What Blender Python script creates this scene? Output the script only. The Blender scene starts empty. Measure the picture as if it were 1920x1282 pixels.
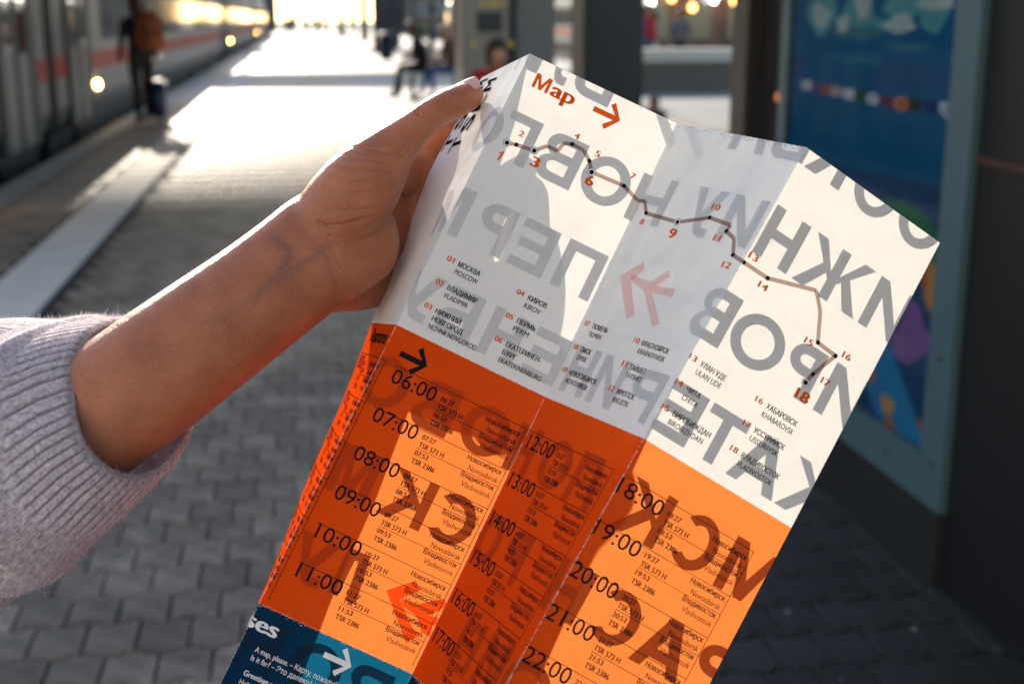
import bpy, bmesh, math, random
from mathutils import Vector, Matrix
from mathutils.geometry import tessellate_polygon
random.seed(7)
S = bpy.context.scene
C = S.collection
R = math.radians

# ------------------------------------------------------------------ camera, light, exposure
PITCH, YAW, EYE = 14.15, 9.2, 1.48
cam = bpy.data.objects.new('camera', bpy.data.cameras.new('camera')); C.objects.link(cam)
cam.location = (0, 0, EYE); cam.rotation_euler = (R(90 - PITCH), 0, R(-YAW))
cam.data.lens = 45; cam.data.sensor_width = 36; cam.data.clip_start = .02; cam.data.clip_end = 3000
cam.data.dof.use_dof = True; cam.data.dof.focus_distance = .672; cam.data.dof.aperture_fstop = 8.5
S.camera = cam
SUN_AZ, SUN_EL = -9.0, 20.0          # degrees clockwise from the platform direction, and above the horizon
w = bpy.data.worlds.new('World'); S.world = w; w.use_nodes = True
nt = w.node_tree; bg = nt.nodes['Background']
sky = nt.nodes.new('ShaderNodeTexSky'); sky.sky_type = 'NISHITA'; sky.sun_disc = False
sky.sun_elevation = R(SUN_EL); sky.sun_rotation = R(SUN_AZ % 360); sky.dust_density = .6; sky.ozone_density = 1.0
nt.links.new(sky.outputs[0], bg.inputs[0]); bg.inputs[1].default_value = .125
sl = bpy.data.lights.new('sun', 'SUN'); sl.energy = 4.2; sl.angle = R(.5); sl.color = (1, .89, .74)
sun = bpy.data.objects.new('sun', sl); C.objects.link(sun); sun.location = (-5, 30, 30)
sd = Vector((math.sin(R(SUN_AZ)) * math.cos(R(SUN_EL)), math.cos(R(SUN_AZ)) * math.cos(R(SUN_EL)), math.sin(R(SUN_EL))))
sun.rotation_euler = sd.to_track_quat('Z', 'Y').to_euler()
S.view_settings.view_transform = 'Standard'; S.view_settings.look = 'None'
S.view_settings.exposure = 1.3; S.view_settings.gamma = 1; S.view_settings.use_curve_mapping = False
S.cycles.max_bounces = 8; S.cycles.transparent_max_bounces = 12; S.cycles.sample_clamp_indirect = 6
S.cycles.caustics_reflective = False; S.cycles.caustics_refractive = False

# ------------------------------------------------------------------ helpers
def new_mat(name): 
    m = bpy.data.materials.new(name); m.use_nodes = True
    return m, m.node_tree, m.node_tree.nodes['Principled BSDF']
def mat(name, col, rough=.6, metal=0, noise=.15, scale=20, bump=0, bscale=80, spec=.5, emit=None, es=0, sss=0, rand=0):
    m, t, p = new_mat(name)
    N, L = t.nodes, t.links
    p.inputs['Roughness'].default_value = rough; p.inputs['Metallic'].default_value = metal
    p.inputs['Specular IOR Level'].default_value = spec
    c4 = (*col, 1)
    tc = N.new('ShaderNodeTexCoord')
    nz = N.new('ShaderNodeTexNoise'); nz.inputs['Scale'].default_value = scale; nz.inputs['Detail'].default_value = 5
    L.new(tc.outputs['Object'], nz.inputs['Vector'])
    mr = N.new('ShaderNodeMapRange'); mr.inputs['From Min'].default_value = .3; mr.inputs['From Max'].default_value = .7
    mr.inputs['To Min'].default_value = 1 - noise; mr.inputs['To Max'].default_value = 1 + noise
    L.new(nz.outputs['Fac'], mr.inputs['Value'])
    mx = N.new('ShaderNodeVectorMath'); mx.operation = 'SCALE'; mx.inputs[0].default_value = col
    L.new(mr.outputs[0], mx.inputs['Scale']); out = mx.outputs[0]
    if rand:
        oi = N.new('ShaderNodeObjectInfo'); m2 = N.new('ShaderNodeMapRange')
        m2.inputs['To Min'].default_value = 1 - rand; m2.inputs['To Max'].default_value = 1 + rand
        L.new(oi.outputs['Random'], m2.inputs['Value'])
        v = N.new('ShaderNodeVectorMath'); v.operation = 'SCALE'; L.new(out, v.inputs[0]); L.new(m2.outputs[0], v.inputs['Scale']); out = v.outputs[0]
    L.new(out, p.inputs['Base Color'])
    if bump:
        b = N.new('ShaderNodeBump'); b.inputs['Strength'].default_value = bump; b.inputs['Distance'].default_value = .002
        n2 = N.new('ShaderNodeTexNoise'); n2.inputs['Scale'].default_value = bscale; n2.inputs['Detail'].default_value = 6
        L.new(tc.outputs['Object'], n2.inputs['Vector']); L.new(n2.outputs['Fac'], b.inputs['Height']); L.new(b.outputs[0], p.inputs['Normal'])
    if emit: p.inputs['Emission Color'].default_value = (*emit, 1); p.inputs['Emission Strength'].default_value = es
    return m
def mesh_obj(name, verts, faces, m=None, parent=None, smooth=False, mats=None, origin=None):
    me = bpy.data.meshes.new(name)
    q = parent
    while origin is None and q is not None:
        if '_o' in q: origin = q['_o']
        q = q.parent
    if origin is None: origin = (0, 0, 0)
    O = Vector(origin)
    me.from_pydata([tuple(Vector(v) - O) for v in verts], [], faces); me.update()
    for x in (mats or ([m] if m else [])): me.materials.append(x)
    if smooth: me.polygons.foreach_set('use_smooth', [True] * len(me.polygons))
    o = bpy.data.objects.new(name, me); C.objects.link(o)
    if parent: o.parent = parent
    else: o.location = O
    return o
def thing(name, label, cat, loc=(0, 0, 0), group=None):
    o = bpy.data.objects.new(name, None); C.objects.link(o); o.location = loc; o.empty_display_size = .1
    o['label'] = label; o['category'] = cat; o['_o'] = tuple(float(x) for x in loc)
    if group: o['group'] = group
    return o
def tag(o, label, cat, group=None):
    o['label'] = label; o['category'] = cat
    if group: o['group'] = group
    return o
class MB:
    def __init__(s): s.v = []; s.f = []; s.mi = []
    def add(s, V, F, mi=0):
        n = len(s.v); s.v += [tuple(x) for x in V]; s.f += [tuple(i + n for i in f) for f in F]; s.mi += [mi] * len(F)
    def box(s, x0, x1, y0, y1, z0, z1, mi=0, bev=0):
        if bev:
            bm = bmesh.new(); bmesh.ops.create_cube(bm, size=1)
            for v in bm.verts: v.co = Vector(((x0 + x1) / 2 + v.co.x * (x1 - x0), (y0 + y1) / 2 + v.co.y * (y1 - y0), (z0 + z1) / 2 + v.co.z * (z1 - z0)))
            bmesh.ops.bevel(bm, geom=bm.edges[:], offset=bev, segments=2, affect='EDGES')
            bm.verts.index_update(); s.add([v.co.copy() for v in bm.verts], [[v.index for v in f.verts] for f in bm.faces], mi); bm.free(); return
        V = [(x, y, z) for x in (x0, x1) for y in (y0, y1) for z in (z0, z1)]
        s.add(V, [(0, 1, 3, 2), (4, 6, 7, 5), (0, 4, 5, 1), (2, 3, 7, 6), (0, 2, 6, 4), (1, 5, 7, 3)], mi)
    def tube(s, pts, rad, n=10, mi=0):
        pts = [Vector(p) for p in pts]
        if not isinstance(rad, (list, tuple)): rad = [rad] * len(pts)
        rings = []
        for i, p in enumerate(pts):
            T = (pts[min(i + 1, len(pts) - 1)] - pts[max(i - 1, 0)]).normalized()
            A = T.cross(Vector((0, 0, 1))); A = A if A.length > .05 else T.cross(Vector((1, 0, 0))); A.normalize(); B = T.cross(A)
            rings.append([p + (A * math.cos(2 * math.pi * k / n) + B * math.sin(2 * math.pi * k / n)) * rad[i] for k in range(n)])
        V = [q for r in rings for q in r]; F = []
        for i in range(len(pts) - 1):
            for k in range(n): F.append((i * n + k, i * n + (k + 1) % n, (i + 1) * n + (k + 1) % n, (i + 1) * n + k))
        F.append(tuple(range(n - 1, -1, -1))); F.append(tuple((len(pts) - 1) * n + k for k in range(n)))
        s.add(V, F, mi)
    def build(s, name, m, parent=None, smooth=False, origin=None):
        ms = m if isinstance(m, list) else [m]
        o = mesh_obj(name, s.v, s.f, None, parent, smooth, ms, origin)
        if len(ms) > 1: o.data.polygons.foreach_set('material_index', s.mi)
        return o
def structure(o): o['kind'] = 'structure'; return o
def copy_tree(o, loc, label=None):
    c = o.copy(); C.objects.link(c); c.location = loc
    if label: c['label'] = label
    for ch in list(o.children):
        d = ch.copy(); C.objects.link(d); d.parent = c
        for g in ch.children:
            e = g.copy(); C.objects.link(e); e.parent = d
    return c

# the frame in which the hand and the sheet are held up (built from it, then everything gets plain world coordinates)
HOLD = Matrix.Translation((0, 0, EYE)) @ Matrix.Rotation(R(-YAW), 4, 'Z') @ Matrix.Rotation(R(90 - PITCH), 4, 'X')
def K(px, py, d): return Vector(((px - 960) / 2400 * d, -(py - 641) / 2400 * d, -d))
def wld(v): return HOLD @ Vector(v)

# ------------------------------------------------------------------ ground, paving, tracks
M = {}
M['ground'] = mat('paving_far', (.24, .225, .205), .55, spec=.5, noise=.12, scale=.8, bump=.5, bscale=14)
M['joint'] = mat('joint_sand', (.022, .021, .02), .9, noise=.2, scale=30)
M['ballast'] = mat('ballast', (.10, .09, .08), .9, noise=.4, scale=8, bump=1, bscale=15)
M['paver'] = mat('paver_concrete', (.205, .166, .128), .62, noise=.4, scale=14, bump=1, bscale=160, rand=.32, spec=.5)
M['chip'] = mat('pale_grit', (.38, .35, .30), .6)
M['line'] = mat('platform_line_white', (.78, .70, .60), .75, spec=.25, noise=.07, scale=6, bump=.4, bscale=60)
M['kerb'] = mat('platform_edge_concrete', (.3, .285, .265), .65, noise=.12, scale=4)
structure(mesh_obj('ground', [(-600, -60, -1.1), (600, -60, -1.1), (600, 1500, -1.1), (-600, 1500, -1.1)], [(0, 1, 2, 3)], M['ballast']))
PX0, PX1, PY0, PY1 = -2.72, 9.6, -12, 260
mb = MB(); mb.box(PX0, PX1, PY0, PY1, -1.09, -.016); structure(mb.build('platform_base', M['joint']))
PW, PL, G, AMP = .127, .165, .005, .017
WAVE = [(0, 0), (.22, 0), (.34, 1), (.66, 1), (.78, 0), (1, 0)]
def wave(x):
    t = (x / PW) % 1.0
    for (a, ya), (b, yb) in zip(WAVE, WAVE[1:]):
        if a <= t <= b: return (ya + (yb - ya) * (t - a) / (b - a)) * AMP - AMP / 2
    return -AMP / 2
def paver_shape(phase):
    xs = sorted({min(max(((a - (phase if phase else 0)) % 1.0) * PW, 0), PW) for a, _ in WAVE} | {0, PW})
    xs = [min(max(x, G / 2), PW - G / 2) for x in xs]; xs = sorted(set(round(x, 5) for x in xs))
    lo = [(x, wave(x + phase * PW) + G) for x in xs]; hi = [(x, wave(x + phase * PW) + PL - G) for x in xs]
    return lo, hi
def paver_geo(phase):
    lo, hi = paver_shape(phase); n = len(lo)
    out = lo + hi[::-1]; cx, cy = PW / 2, PL / 2
    top = [(cx + (x - cx) * .955, cy + (y - cy) * .965, 0) for x, y in out]
    rim = [(x, y, -.004) for x, y in out]; bot = [(x, y, -.018) for x, y in out]
    N = len(out); V = top + rim + bot
    F = []
    for i in range(n - 1): F.append((i, i + 1, N - 2 - i, N - 1 - i))
    for k in (0, N):
        for i in range(N): F.append((k + N + i, k + N + (i + 1) % N, k + (i + 1) % N, k + i))
    return V, F
geo = [paver_geo(0), paver_geo(.5)]
M['paver_shaded'] = mat('shade_toned_paver', (.024, .026, .027), .6, noise=.3, scale=9, bump=.8, bscale=160, rand=.3)
pmesh = {}
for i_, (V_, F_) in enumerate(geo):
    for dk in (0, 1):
        me = bpy.data.meshes.new('paver'); me.from_pydata(V_, [], F_); me.update(); me.materials.append(M['paver_shaded' if dk else 'paver']); pmesh[i_, dk] = me
DARK_X = .62      # beyond this the pavers are coloured darker to stand in for shade
caminv = HOLD.inverted()
def to_px(p):
    q = caminv @ Vector(p)
    if q.z > -.05: return None
    return 960 + 2400 * q.x / -q.z, 641 - 2400 * q.y / -q.z
def inpoly(p, poly):
    x, y = p; c = False; j = len(poly) - 1
    for i in range(len(poly)):
        xi, yi = poly[i]; xj, yj = poly[j]
        if (yi > y) != (yj > y) and x < (xj - xi) * (y - yi) / (yj - yi) + xi: c = not c
        j = i
    return c
HIDE = [[(905, 150), (990, 100), (1270, 230), (1512, 275), (1760, 460), (1330, 1290), (415, 1290), (490, 1130), (700, 600), (800, 330)],
        [(0, 610), (200, 590), (560, 390), (700, 240), (900, 150), (800, 330), (710, 560), (340, 800), (330, 890), (0, 1110)]]
LX0, LX1 = -1.78, -1.40
cells = []; y = 2.1; row = 0
while y < 24:
    x = PX0 + .30 + (row % 2) * PW / 2
    while x + PW < 5.6:
        if not (x < LX1 and x + PW > LX0): cells.append((x, y, row % 2))
        x += PW
    y += PL; row += 1
front = []
for c in cells:
    p = to_px((c[0] + PW / 2, c[1] + PL / 2, 0))
    if p and -30 < p[0] < 1950 and p[1] < 1300 and not any(inpoly(p, h) for h in HIDE) and c[0] < 1.55: front.append((c[1], c))
front.sort(); single = {c for _, c in front[:300]}
paving = structure(mesh_obj('paving', [(PX0, PY0, -.0145), (PX1, PY0, -.0145), (PX1, 24, -.0145), (PX0, 24, -.0145)], [(0, 1, 2, 3)], M['joint']))
for c in single:
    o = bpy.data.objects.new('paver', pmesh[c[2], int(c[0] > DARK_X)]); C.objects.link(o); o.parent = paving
    o.location = (c[0], c[1], random.uniform(-.0015, .0015)); o.rotation_euler = (random.gauss(0, .006), random.gauss(0, .006), random.gauss(0, .006))
mb = MB()
for c in cells:
    if c in single: continue
    V_, F_ = geo[c[2]]; dz = random.uniform(-.0015, .0015)
    if c[1] > 12: F_ = F_[:len(F_) - len(V_) // 3]
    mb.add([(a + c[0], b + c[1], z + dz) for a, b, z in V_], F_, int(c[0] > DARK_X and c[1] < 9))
o = mb.build('paver', [M['paver'], M['paver_shaded']], paving); o['kind'] = 'stuff'
m = M['paver']                                    # tone per stone also on the joined ones: cell noise by position
N, L = m.node_tree.nodes, m.node_tree.links
tc = N.new('ShaderNodeNewGeometry'); vo = N.new('ShaderNodeTexVoronoi'); vo.inputs['Scale'].default_value = 6.5
L.new(tc.outputs['Position'], vo.inputs['Vector'])
sp = N.new('ShaderNodeSeparateColor'); L.new(vo.outputs['Color'], sp.inputs[0])
mr = N.new('ShaderNodeMapRange'); mr.inputs['To Min'].default_value = .8; mr.inputs['To Max'].default_value = 1.22; L.new(sp.outputs[0], mr.inputs['Value'])
pb = N['Principled BSDF']; src = pb.inputs['Base Color'].links[0].from_socket
vm = N.new('ShaderNodeVectorMath'); vm.operation = 'SCALE'; L.new(src, vm.inputs[0]); L.new(mr.outputs[0], vm.inputs['Scale']); L.new(vm.outputs[0], pb.inputs['Base Color'])
mb = MB(); mb.box(PX0 + .3, PX1, 24.06, PY1, -.012, -.001); structure(mb.build('platform', M['ground']))
mb = MB(); mb.box(PX0 + .3, PX1, PY0, 2.06, -.012, -.001); structure(mb.build('platform', M['ground']))
mb = MB(); mb.box(5.62, PX1, 2.1, 24.0, -.012, -.001); structure(mb.build('platform', M['ground']))
mb = MB(); y = PY0
while y < PY1: mb.box(PX0, PX0 + .29, y, y + .99, -.03, .003, bev=.004); y += 1.0
structure(mb.build('platform_edge', M['kerb']))
mb = MB(); mb.box(LX0 + .004, LX1 - .004, PY0, PY1, -.012, .006); structure(mb.build('platform_line', M['line']))
M['rail'] = mat('rail_steel', (.2, .16, .13), .4, metal=.8)
for i, x in enumerate((-3.6, -5.05, 11.6, 13.05)):
    mb = MB(); mb.box(x - .035, x + .035, -10, 250, -1.08, -.92); structure(mb.build('rail', M['rail']))

mb = MB()
for k in range(260):
    x, y_ = random.uniform(-2.2, 1.5), random.uniform(2.2, 8); r_ = random.uniform(.002, .008); a = random.uniform(0, 6.28)
    P_ = [(x + r_ * random.uniform(.6, 1.3) * math.cos(a + q), y_ + r_ * random.uniform(.6, 1.3) * math.sin(a + q)) for q in (0, 1.2, 2.5, 3.8, 5)]
    mb.add([(u, v, .001) for u, v in P_] + [(x, y_, .001 + r_ * .5)], [(i, (i + 1) % 5, 5) for i in range(5)])
o = mb.build('grit', M['chip'], paving); o['kind'] = 'stuff'

# platform roofs (above the frame; they give the shade the photo shows)
M['roof'] = mat('roof_panel', (.16, .15, .14), .7)
M['steel_dark'] = mat('dark_painted_steel', (.010, .011, .014), .45, noise=.2, scale=3)
M['grey_panel'] = mat('grey_metal_panel', (.20, .185, .165), .5, noise=.1, scale=2, metal=.2)
for i, (a, b, lab) in enumerate(((10.2, 20.8, 'platform roof over the near shaded paving, nearest of the roofs'), (40.5, 48.5, 'platform roof that shades the narrow band of paving behind the benches'), (70, 78, 'farthest platform roof down the platform'))):
    t = thing('platform_roof', lab, 'roof', (3.2, a, 4.2), 'roofs along the platform')
    mb = MB(); mb.box(-6.4, 9.4, a, b, 4.2, 4.32); mb.build('roof_deck', M['roof'], t)
    for q in (a + .3, (a + b) / 2, b - .3):
        mb = MB(); mb.box(-6.4, 9.4, q - .1, q + .1, 3.95, 4.198); mb.build('beam', M['steel_dark'], t)
    if i == 0:                                   # unseen slats added past the roof edge, fading its shade out
        q = b + .05; k = 0
        while q < b + 7.2:
            f = (q - b) / 7.2; wl = .42 * (1 - f) + .05
            mb = MB(); mb.box(-6.4, 9.4, q, q + wl, 4.22, 4.25); mb.build('shade_slat', M['roof'], t); q += .5

# ------------------------------------------------------------------ trains
M['train'] = mat('train_pale_paint', (.15, .15, .145), .45, noise=.06, scale=2, metal=.1, spec=.35)
M['train_red'] = mat('train_red_stripe', (.36, .016, .008), .55, noise=.08, scale=3, spec=.25)
M['glass_dark'] = mat('dark_window_glass', (.035, .042, .045), .06, spec=.9, noise=.1)
M['black'] = mat('black_rubber', (.012, .012, .014), .6)
M['amber'] = mat('amber_lamp', (.9, .6, .2), .3, emit=(1, .62, .18), es=34)
M['white_metal'] = mat('pale_metal', (.6, .6, .58), .35, metal=.3)
def train_car(y0, y1, X, side, label, group, doors=True):
    # side = +1: visible flank faces +X, -1: faces -X
    t = thing('train_car', label, 'train', (X, y0, -.9), group)
    d = -side
    def bx(mb, a, b, ya, yb, za, zb, bev=0): x0, x1 = sorted((X + d * a, X + d * b)); mb.box(x0, x1, ya, yb, za, zb, bev=bev)
    # body profile extruded
    prof = [(0.06, .19), (0, .40), (0, 2.1), (.12, 2.75), (.5, 3.15), (1.4, 3.3), (2.3, 3.15), (2.72, 2.75), (2.84, 2.1), (2.84, .40), (2.78, .19)]
    V_ = [(X + d * a, yy, z) for yy in (y0, y1) for a, z in prof]; n = len(prof)
    F_ = [(i, (i + 1) % n, n + (i + 1) % n, n + i) for i in range(n)] + [tuple(range(n)), tuple(range(2 * n - 1, n - 1, -1))]
    if side > 0: F_ = [f[::-1] for f in F_]
    mesh_obj('body', V_, F_, M['train'], t)
    mb = MB(); bx(mb, .15, 2.7, y0 + .2, y1 - .2, -.95, .185); mb.build('underframe', M['black'], t)
    mb = MB(); bx(mb, -.006, .02, y0 + .02, y1 - .02, .76, 1.02); mb.build('red_stripe', M['train_red'], t)
    y = y0 + 4.2
    while y < y1 - 4.5:
        f = MB(); bx(f, -.012, .02, y, y + 1.72, 1.17, 1.98, bev=.01); fo = f.build('window', M['black'], t)
        g = MB(); bx(g, -.016, .0, y + .06, y + 1.66, 1.22, 1.93); g.build('pane', M['glass_dark'], fo); y += 1.95
    for yd in ((y0 + 1.1, y1 - 2.6) if doors else ()):
        f = MB(); bx(f, -.03, .03, yd - .14, yd + .12, .1, 2.2); bx(f, -.03, .03, yd + 1.45, yd + 1.75, .1, 2.2); bx(f, -.03, .03, yd + .70, yd + .86, .1, 2.2); bx(f, -.03, .03, yd + .12, yd + 1.45, 2.08, 2.2)
        fo = f.build('door_frame', M['black'], t)
        for k in (0, 1):
            g = MB(); bx(g, -.02, .01, yd + .12 + k * .71, yd + .73 + k * .72, .13, 2.08); do = g.build('door', M['train'], t)
            g = MB(); bx(g, -.026, -.016, yd + .22 + k * .71, yd + .62 + k * .72, 1.12, 1.9); g.build('pane', M['glass_dark'], do)
    for yy in (y0 - .28, y1 - .04):
        mb = MB(); bx(mb, -.02, 2.7, yy, yy + .3, .1, 3.0); mb.build('gangway_bellows', M['black'], t)
    for yl, z in ((y0 + 3.25, .55),):
        mb = MB(); mb.tube([(X - d * .01, yl, z), (X - d * .05, yl, z)], .05, 14); mb.build('marker_light', M['amber'], t)
    for k in range(6): mb = MB(); bx(mb, .1, .5, y0 + 2 + k * (y1 - y0 - 5) / 5, y0 + 3.4 + k * (y1 - y0 - 5) / 5, -.6, .05, bev=.03); mb.build('equipment_box', M['steel_dark'], t)
    return t
TX = -2.97
train_car(7, 16.3, TX, 1, 'pale red-striped train carriage nearest the camera, cut by the left photo edge', 'carriages of the left train')
train_car(16.62, 54.6, TX, 1, 'pale red-striped carriage with amber lamp, beside the person with the backpack', 'carriages of the left train')
train_car(54.95, 92, TX, 1, 'farther pale train carriage with a small amber lamp, behind the dark gap down the platform', 'carriages of the left train')
train_car(92.4, 130, TX, 1, 'farthest train carriage on the left near the vanishing point', 'carriages of the left train')
train_car(38, 76, 12.6, -1, 'pale carriage with red stripe of the opposite train, seen between the dark posts', 'carriages of the right train')
train_car(76.4, 114, 12.6, -1, 'farther carriage of the opposite train behind the platform columns', 'carriages of the right train')

def atY(px, py, Y):
    v = wld(K(px, py, 1)) - Vector((0, 0, EYE)); return Vector((0, 0, EYE)) + v * (Y / v.y)

# ------------------------------------------------------------------ people in the background
def skin_mesh(name, J, E, mats, parent, rule, sub=2):
    me = bpy.data.meshes.new(name); keys = list(J); O = Vector(parent['_o']) if parent else Vector()
    me.from_pydata([tuple(Vector(J[k][:3]) - O) for k in keys], [(keys.index(a), keys.index(b)) for a, b in E], []); me.update()
    o = bpy.data.objects.new(name, me); C.objects.link(o)
    m = o.modifiers.new('s', 'SKIN')
    for i, k in enumerate(keys):
        r = J[k][3]; me.skin_vertices[0].data[i].radius = (r, r if len(J[k]) < 5 else J[k][4])
    me.skin_vertices[0].data[0].use_root = True
    s = o.modifiers.new('u', 'SUBSURF'); s.levels = sub
    dg = bpy.context.evaluated_depsgraph_get(); dg.update(); ev = o.evaluated_get(dg)
    nm = bpy.data.meshes.new_from_object(ev); o.modifiers.clear(); o.data = nm
    nm.materials.clear()
    for x in mats: nm.materials.append(x)
    for p in nm.polygons: p.use_smooth = True; p.material_index = rule(p.center + O)
    o.parent = parent
    return o
M['skin_bg'] = mat('skin_tone', (.42, .22, .14), .55)
M['hair_dark'] = mat('dark_hair', (.03, .02, .015), .6)
def cloth(name, c): return mat(name, c, .85, noise=.15, scale=12)
def person(x, y, face, label, top, bottom, hair=None, pose='stand', h=1.72, seat=.46, legs_dir=None, group=None, z0=0, lean=0):
    """face: heading in degrees clockwise from +Y"""
    t = thing('person', label, 'person', (x, y, z0), group)
    fx, fy = math.sin(R(face)), math.cos(R(face)); rx, ry = fy, -fx; s = h / 1.72
    def P(a, b, z, r, r2=None):
        v = [x + (rx * a + fx * b) * s, y + (ry * a + fy * b) * s, z0 + z * s, r * s]; 
        if r2: v.append(r2 * s)
        return tuple(v)
    if pose == 'stand':
        J = {'pel': P(0, 0, .93, .15), 'wst': P(0, .01 + lean * .2, 1.10, .135), 'chs': P(0, .0 + lean * .6, 1.32, .16), 'nk': P(0, .02 + lean, 1.47, .055), 'hd': P(0, .05 + lean * 1.2, 1.60, .095), 'hd2': P(0, .04 + lean * 1.2, 1.68, .07)}
        for k, sg in (('l', -1), ('r', 1)):
            st = .10 * sg
            J['hp' + k] = P(.10 * sg, 0, .86, .10); J['kn' + k] = P(.11 * sg, .03 + st, .48, .062); J['an' + k] = P(.11 * sg, -.02 + st * 1.4, .08, .045); J['to' + k] = P(.12 * sg, .15 + st * 1.4, .035, .04)
            J['sh' + k] = P(.19 * sg, lean * .7, 1.40, .065); J['el' + k] = P(.25 * sg, -.03 + lean, 1.12, .045); J['wr' + k] = P(.24 * sg, .10 + lean, .90, .034); J['ha' + k] = P(.23 * sg, .14 + lean, .82, .035)
    else:
        b = seat / s
        J = {'pel': P(0, -.05, b + .1, .16), 'wst': P(0, .0, b + .27, .145), 'chs': P(0, .05 + lean * .3, b + .47, .165), 'nk': P(0, .10 + lean * .6, b + .62, .055), 'hd': P(0, .15 + lean, b + .74, .095), 'hd2': P(0, .14 + lean, b + .83, .07)}
        for k, sg in (('l', -1), ('r', 1)):
            J['hp' + k] = P(.11 * sg, .02, b + .07, .10); J['kn' + k] = P(.14 * sg, .44, b + .06, .068); J['an' + k] = P(.14 * sg, .50 + .08 * sg, .08, .045); J['to' + k] = P(.15 * sg, .66 + .08 * sg, .035, .04)
            J['sh' + k] = P(.19 * sg, .08 + lean * .4, b + .56, .065); J['el' + k] = P(.24 * sg, .14, b + .28, .045); J['wr' + k] = P(.12 * sg, .36, b + .20, .034); J['ha' + k] = P(.08 * sg, .42, b + .20, .035)
    E = [('pel', 'wst'), ('wst', 'chs'), ('chs', 'nk'), ('nk', 'hd'), ('hd', 'hd2')]
    for k in 'lr': E += [('pel', 'hp' + k), ('hp' + k, 'kn' + k), ('kn' + k, 'an' + k), ('an' + k, 'to' + k), ('chs', 'sh' + k), ('sh' + k, 'el' + k), ('el' + k, 'wr' + k), ('wr' + k, 'ha' + k)]
    nz = J['nk'][2]; hz = J['hd'][2]; pz = J['pel'][2] + (.05 if pose == 'stand' else .06); hands = [Vector(J['ha' + k][:3]) for k in 'lr']
    torso = [Vector(J['wst'][:3]), Vector(J['chs'][:3])]
    def rule(c):
        if c.z > nz + .0: return 2
        if min((c - q).length for q in hands) < .085: return 2
        if pose == 'sit':
            d = ((c.x - J['wst'][0]) * fx + (c.y - J['wst'][1]) * fy)
            if c.z < seat + .2 and (d > .12 or c.z < seat + .12): return 1 if c.z > .09 else 3
            return 0
        if c.z < .09 + z0: return 3
        return 1 if c.z < pz and min((c - q).length for q in [Vector(J['el' + k][:3]) for k in 'lr'] + [Vector(J['wr' + k][:3]) for k in 'lr']) > .11 else 0
    skin_mesh('body', J, E, [top, bottom, M['skin_bg'], M['black']], t, rule)
    hd = Vector(J['hd'][:3]); mb = MB()
    bm = bmesh.new(); bmesh.ops.create_uvsphere(bm, u_segments=16, v_segments=10, radius=1)
    F3 = Vector((fx, fy, 0))
    for v in bm.verts:
        q = v.co.copy(); k = q.x * F3.x + q.y * F3.y
        v.co = hd + Vector((q.x * .112, q.y * .112, q.z * .135)) * s - F3 * .028 * s + Vector((0, 0, .035 * s))
        if k > .35 and q.z < .3: v.co -= F3 * .07 * s
        if q.z < -.2: v.co.z -= .04 * s; v.co -= F3 * .02 * s
    bm.verts.index_update(); mb.add([v.co.copy() for v in bm.verts], [[v.index for v in f.verts] for f in bm.faces]); bm.free()
    mb.build('hair', hair or M['hair_dark'], t, smooth=True)
    return t, J
c_black = cloth('black_cloth', (.012, .013, .016)); c_navy = cloth('navy_cloth', (.02, .03, .06)); c_red = cloth('red_cloth', (.42, .015, .015))
c_blue = cloth('blue_cloth', (.05, .12, .28)); c_teal = cloth('teal_cloth', (.02, .10, .11)); c_grey = cloth('grey_cloth', (.15, .14, .14)); c_orange = cloth('orange_canvas', (.32, .09, .03))
c_brown = cloth('brown_cloth', (.12, .06, .035)); c_lilac = cloth('lilac_cloth', (.28, .22, .36)); c_pink = cloth('pink_cloth', (.5, .25, .28)); c_white = cloth('white_cloth', (.6, .58, .55))
hair_brown = mat('brown_hair', (.07, .03, .018), .6)
person(-2.28, 19.6, -25, 'person in dark jacket and dark trousers standing beside the train with a rust backpack', c_black, c_black, hair_brown, h=1.78, lean=.04)
# backpack
t = thing('backpack', 'rust brown backpack on the back of the person beside the train', 'backpack', (-2.12, 19.33, 1.0))
def rot_box(mb, c, hx, hy, hz, ang, bev=.04, mi=0):
    b = MB(); b.box(-hx, hx, -hy, hy, -hz, hz, bev=bev); m_ = Matrix.Translation(c) @ Matrix.Rotation(R(-ang), 4, 'Z')
    mb.add([m_ @ Vector(v) for v in b.v], b.f, mi)
mb = MB(); rot_box(mb, Vector((-2.10, 19.36, 1.32)), .19, .12, .27, -25, .08); mb.build('bag_body', c_orange, t, True)
mb = MB(); rot_box(mb, Vector((-2.04, 19.26, 1.20)), .15, .06, .14, -25, .04); mb.build('front_pocket', c_orange, t, True)
for sg in (-1, 1):
    mb = MB(); q = [Vector((sg * .11, .1, .26)), Vector((sg * .13, .2, .30)), Vector((sg * .14, .36, .18)), Vector((sg * .15, .34, -.05)), Vector((sg * .14, .1, -.2))]
    m_ = Matrix.Translation((-2.10, 19.36, 1.32)) @ Matrix.Rotation(R(25), 4, 'Z'); mb.tube([m_ @ v for v in q], .02, 8); mb.build('strap', c_brown, t, True)
t = thing('suitcase', 'dark blue wheeled suitcase beside the person with the backpack', 'suitcase', (-1.98, 19.6, 0))
mb = MB(); mb.box(-2.16, -1.95, 19.45, 19.8, .07, .62, bev=.04); mb.build('shell', mat('navy_plastic', (.015, .03, .07), .4), t, True)
for xx in (-2.11, -2.0):
    for yy in (19.5, 19.75):
        mb = MB(); mb.tube([(xx - .015, yy, .035), (xx + .015, yy, .035)], .035, 12); mb.build('wheel', M['black'], t)
mb = MB(); mb.tube([(-2.11, 19.62, .62), (-2.11, 19.62, .95), (-2.0, 19.62, .95), (-2.0, 19.62, .62)], .011, 8); mb.build('pull_handle', M['rail'], t)

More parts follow.
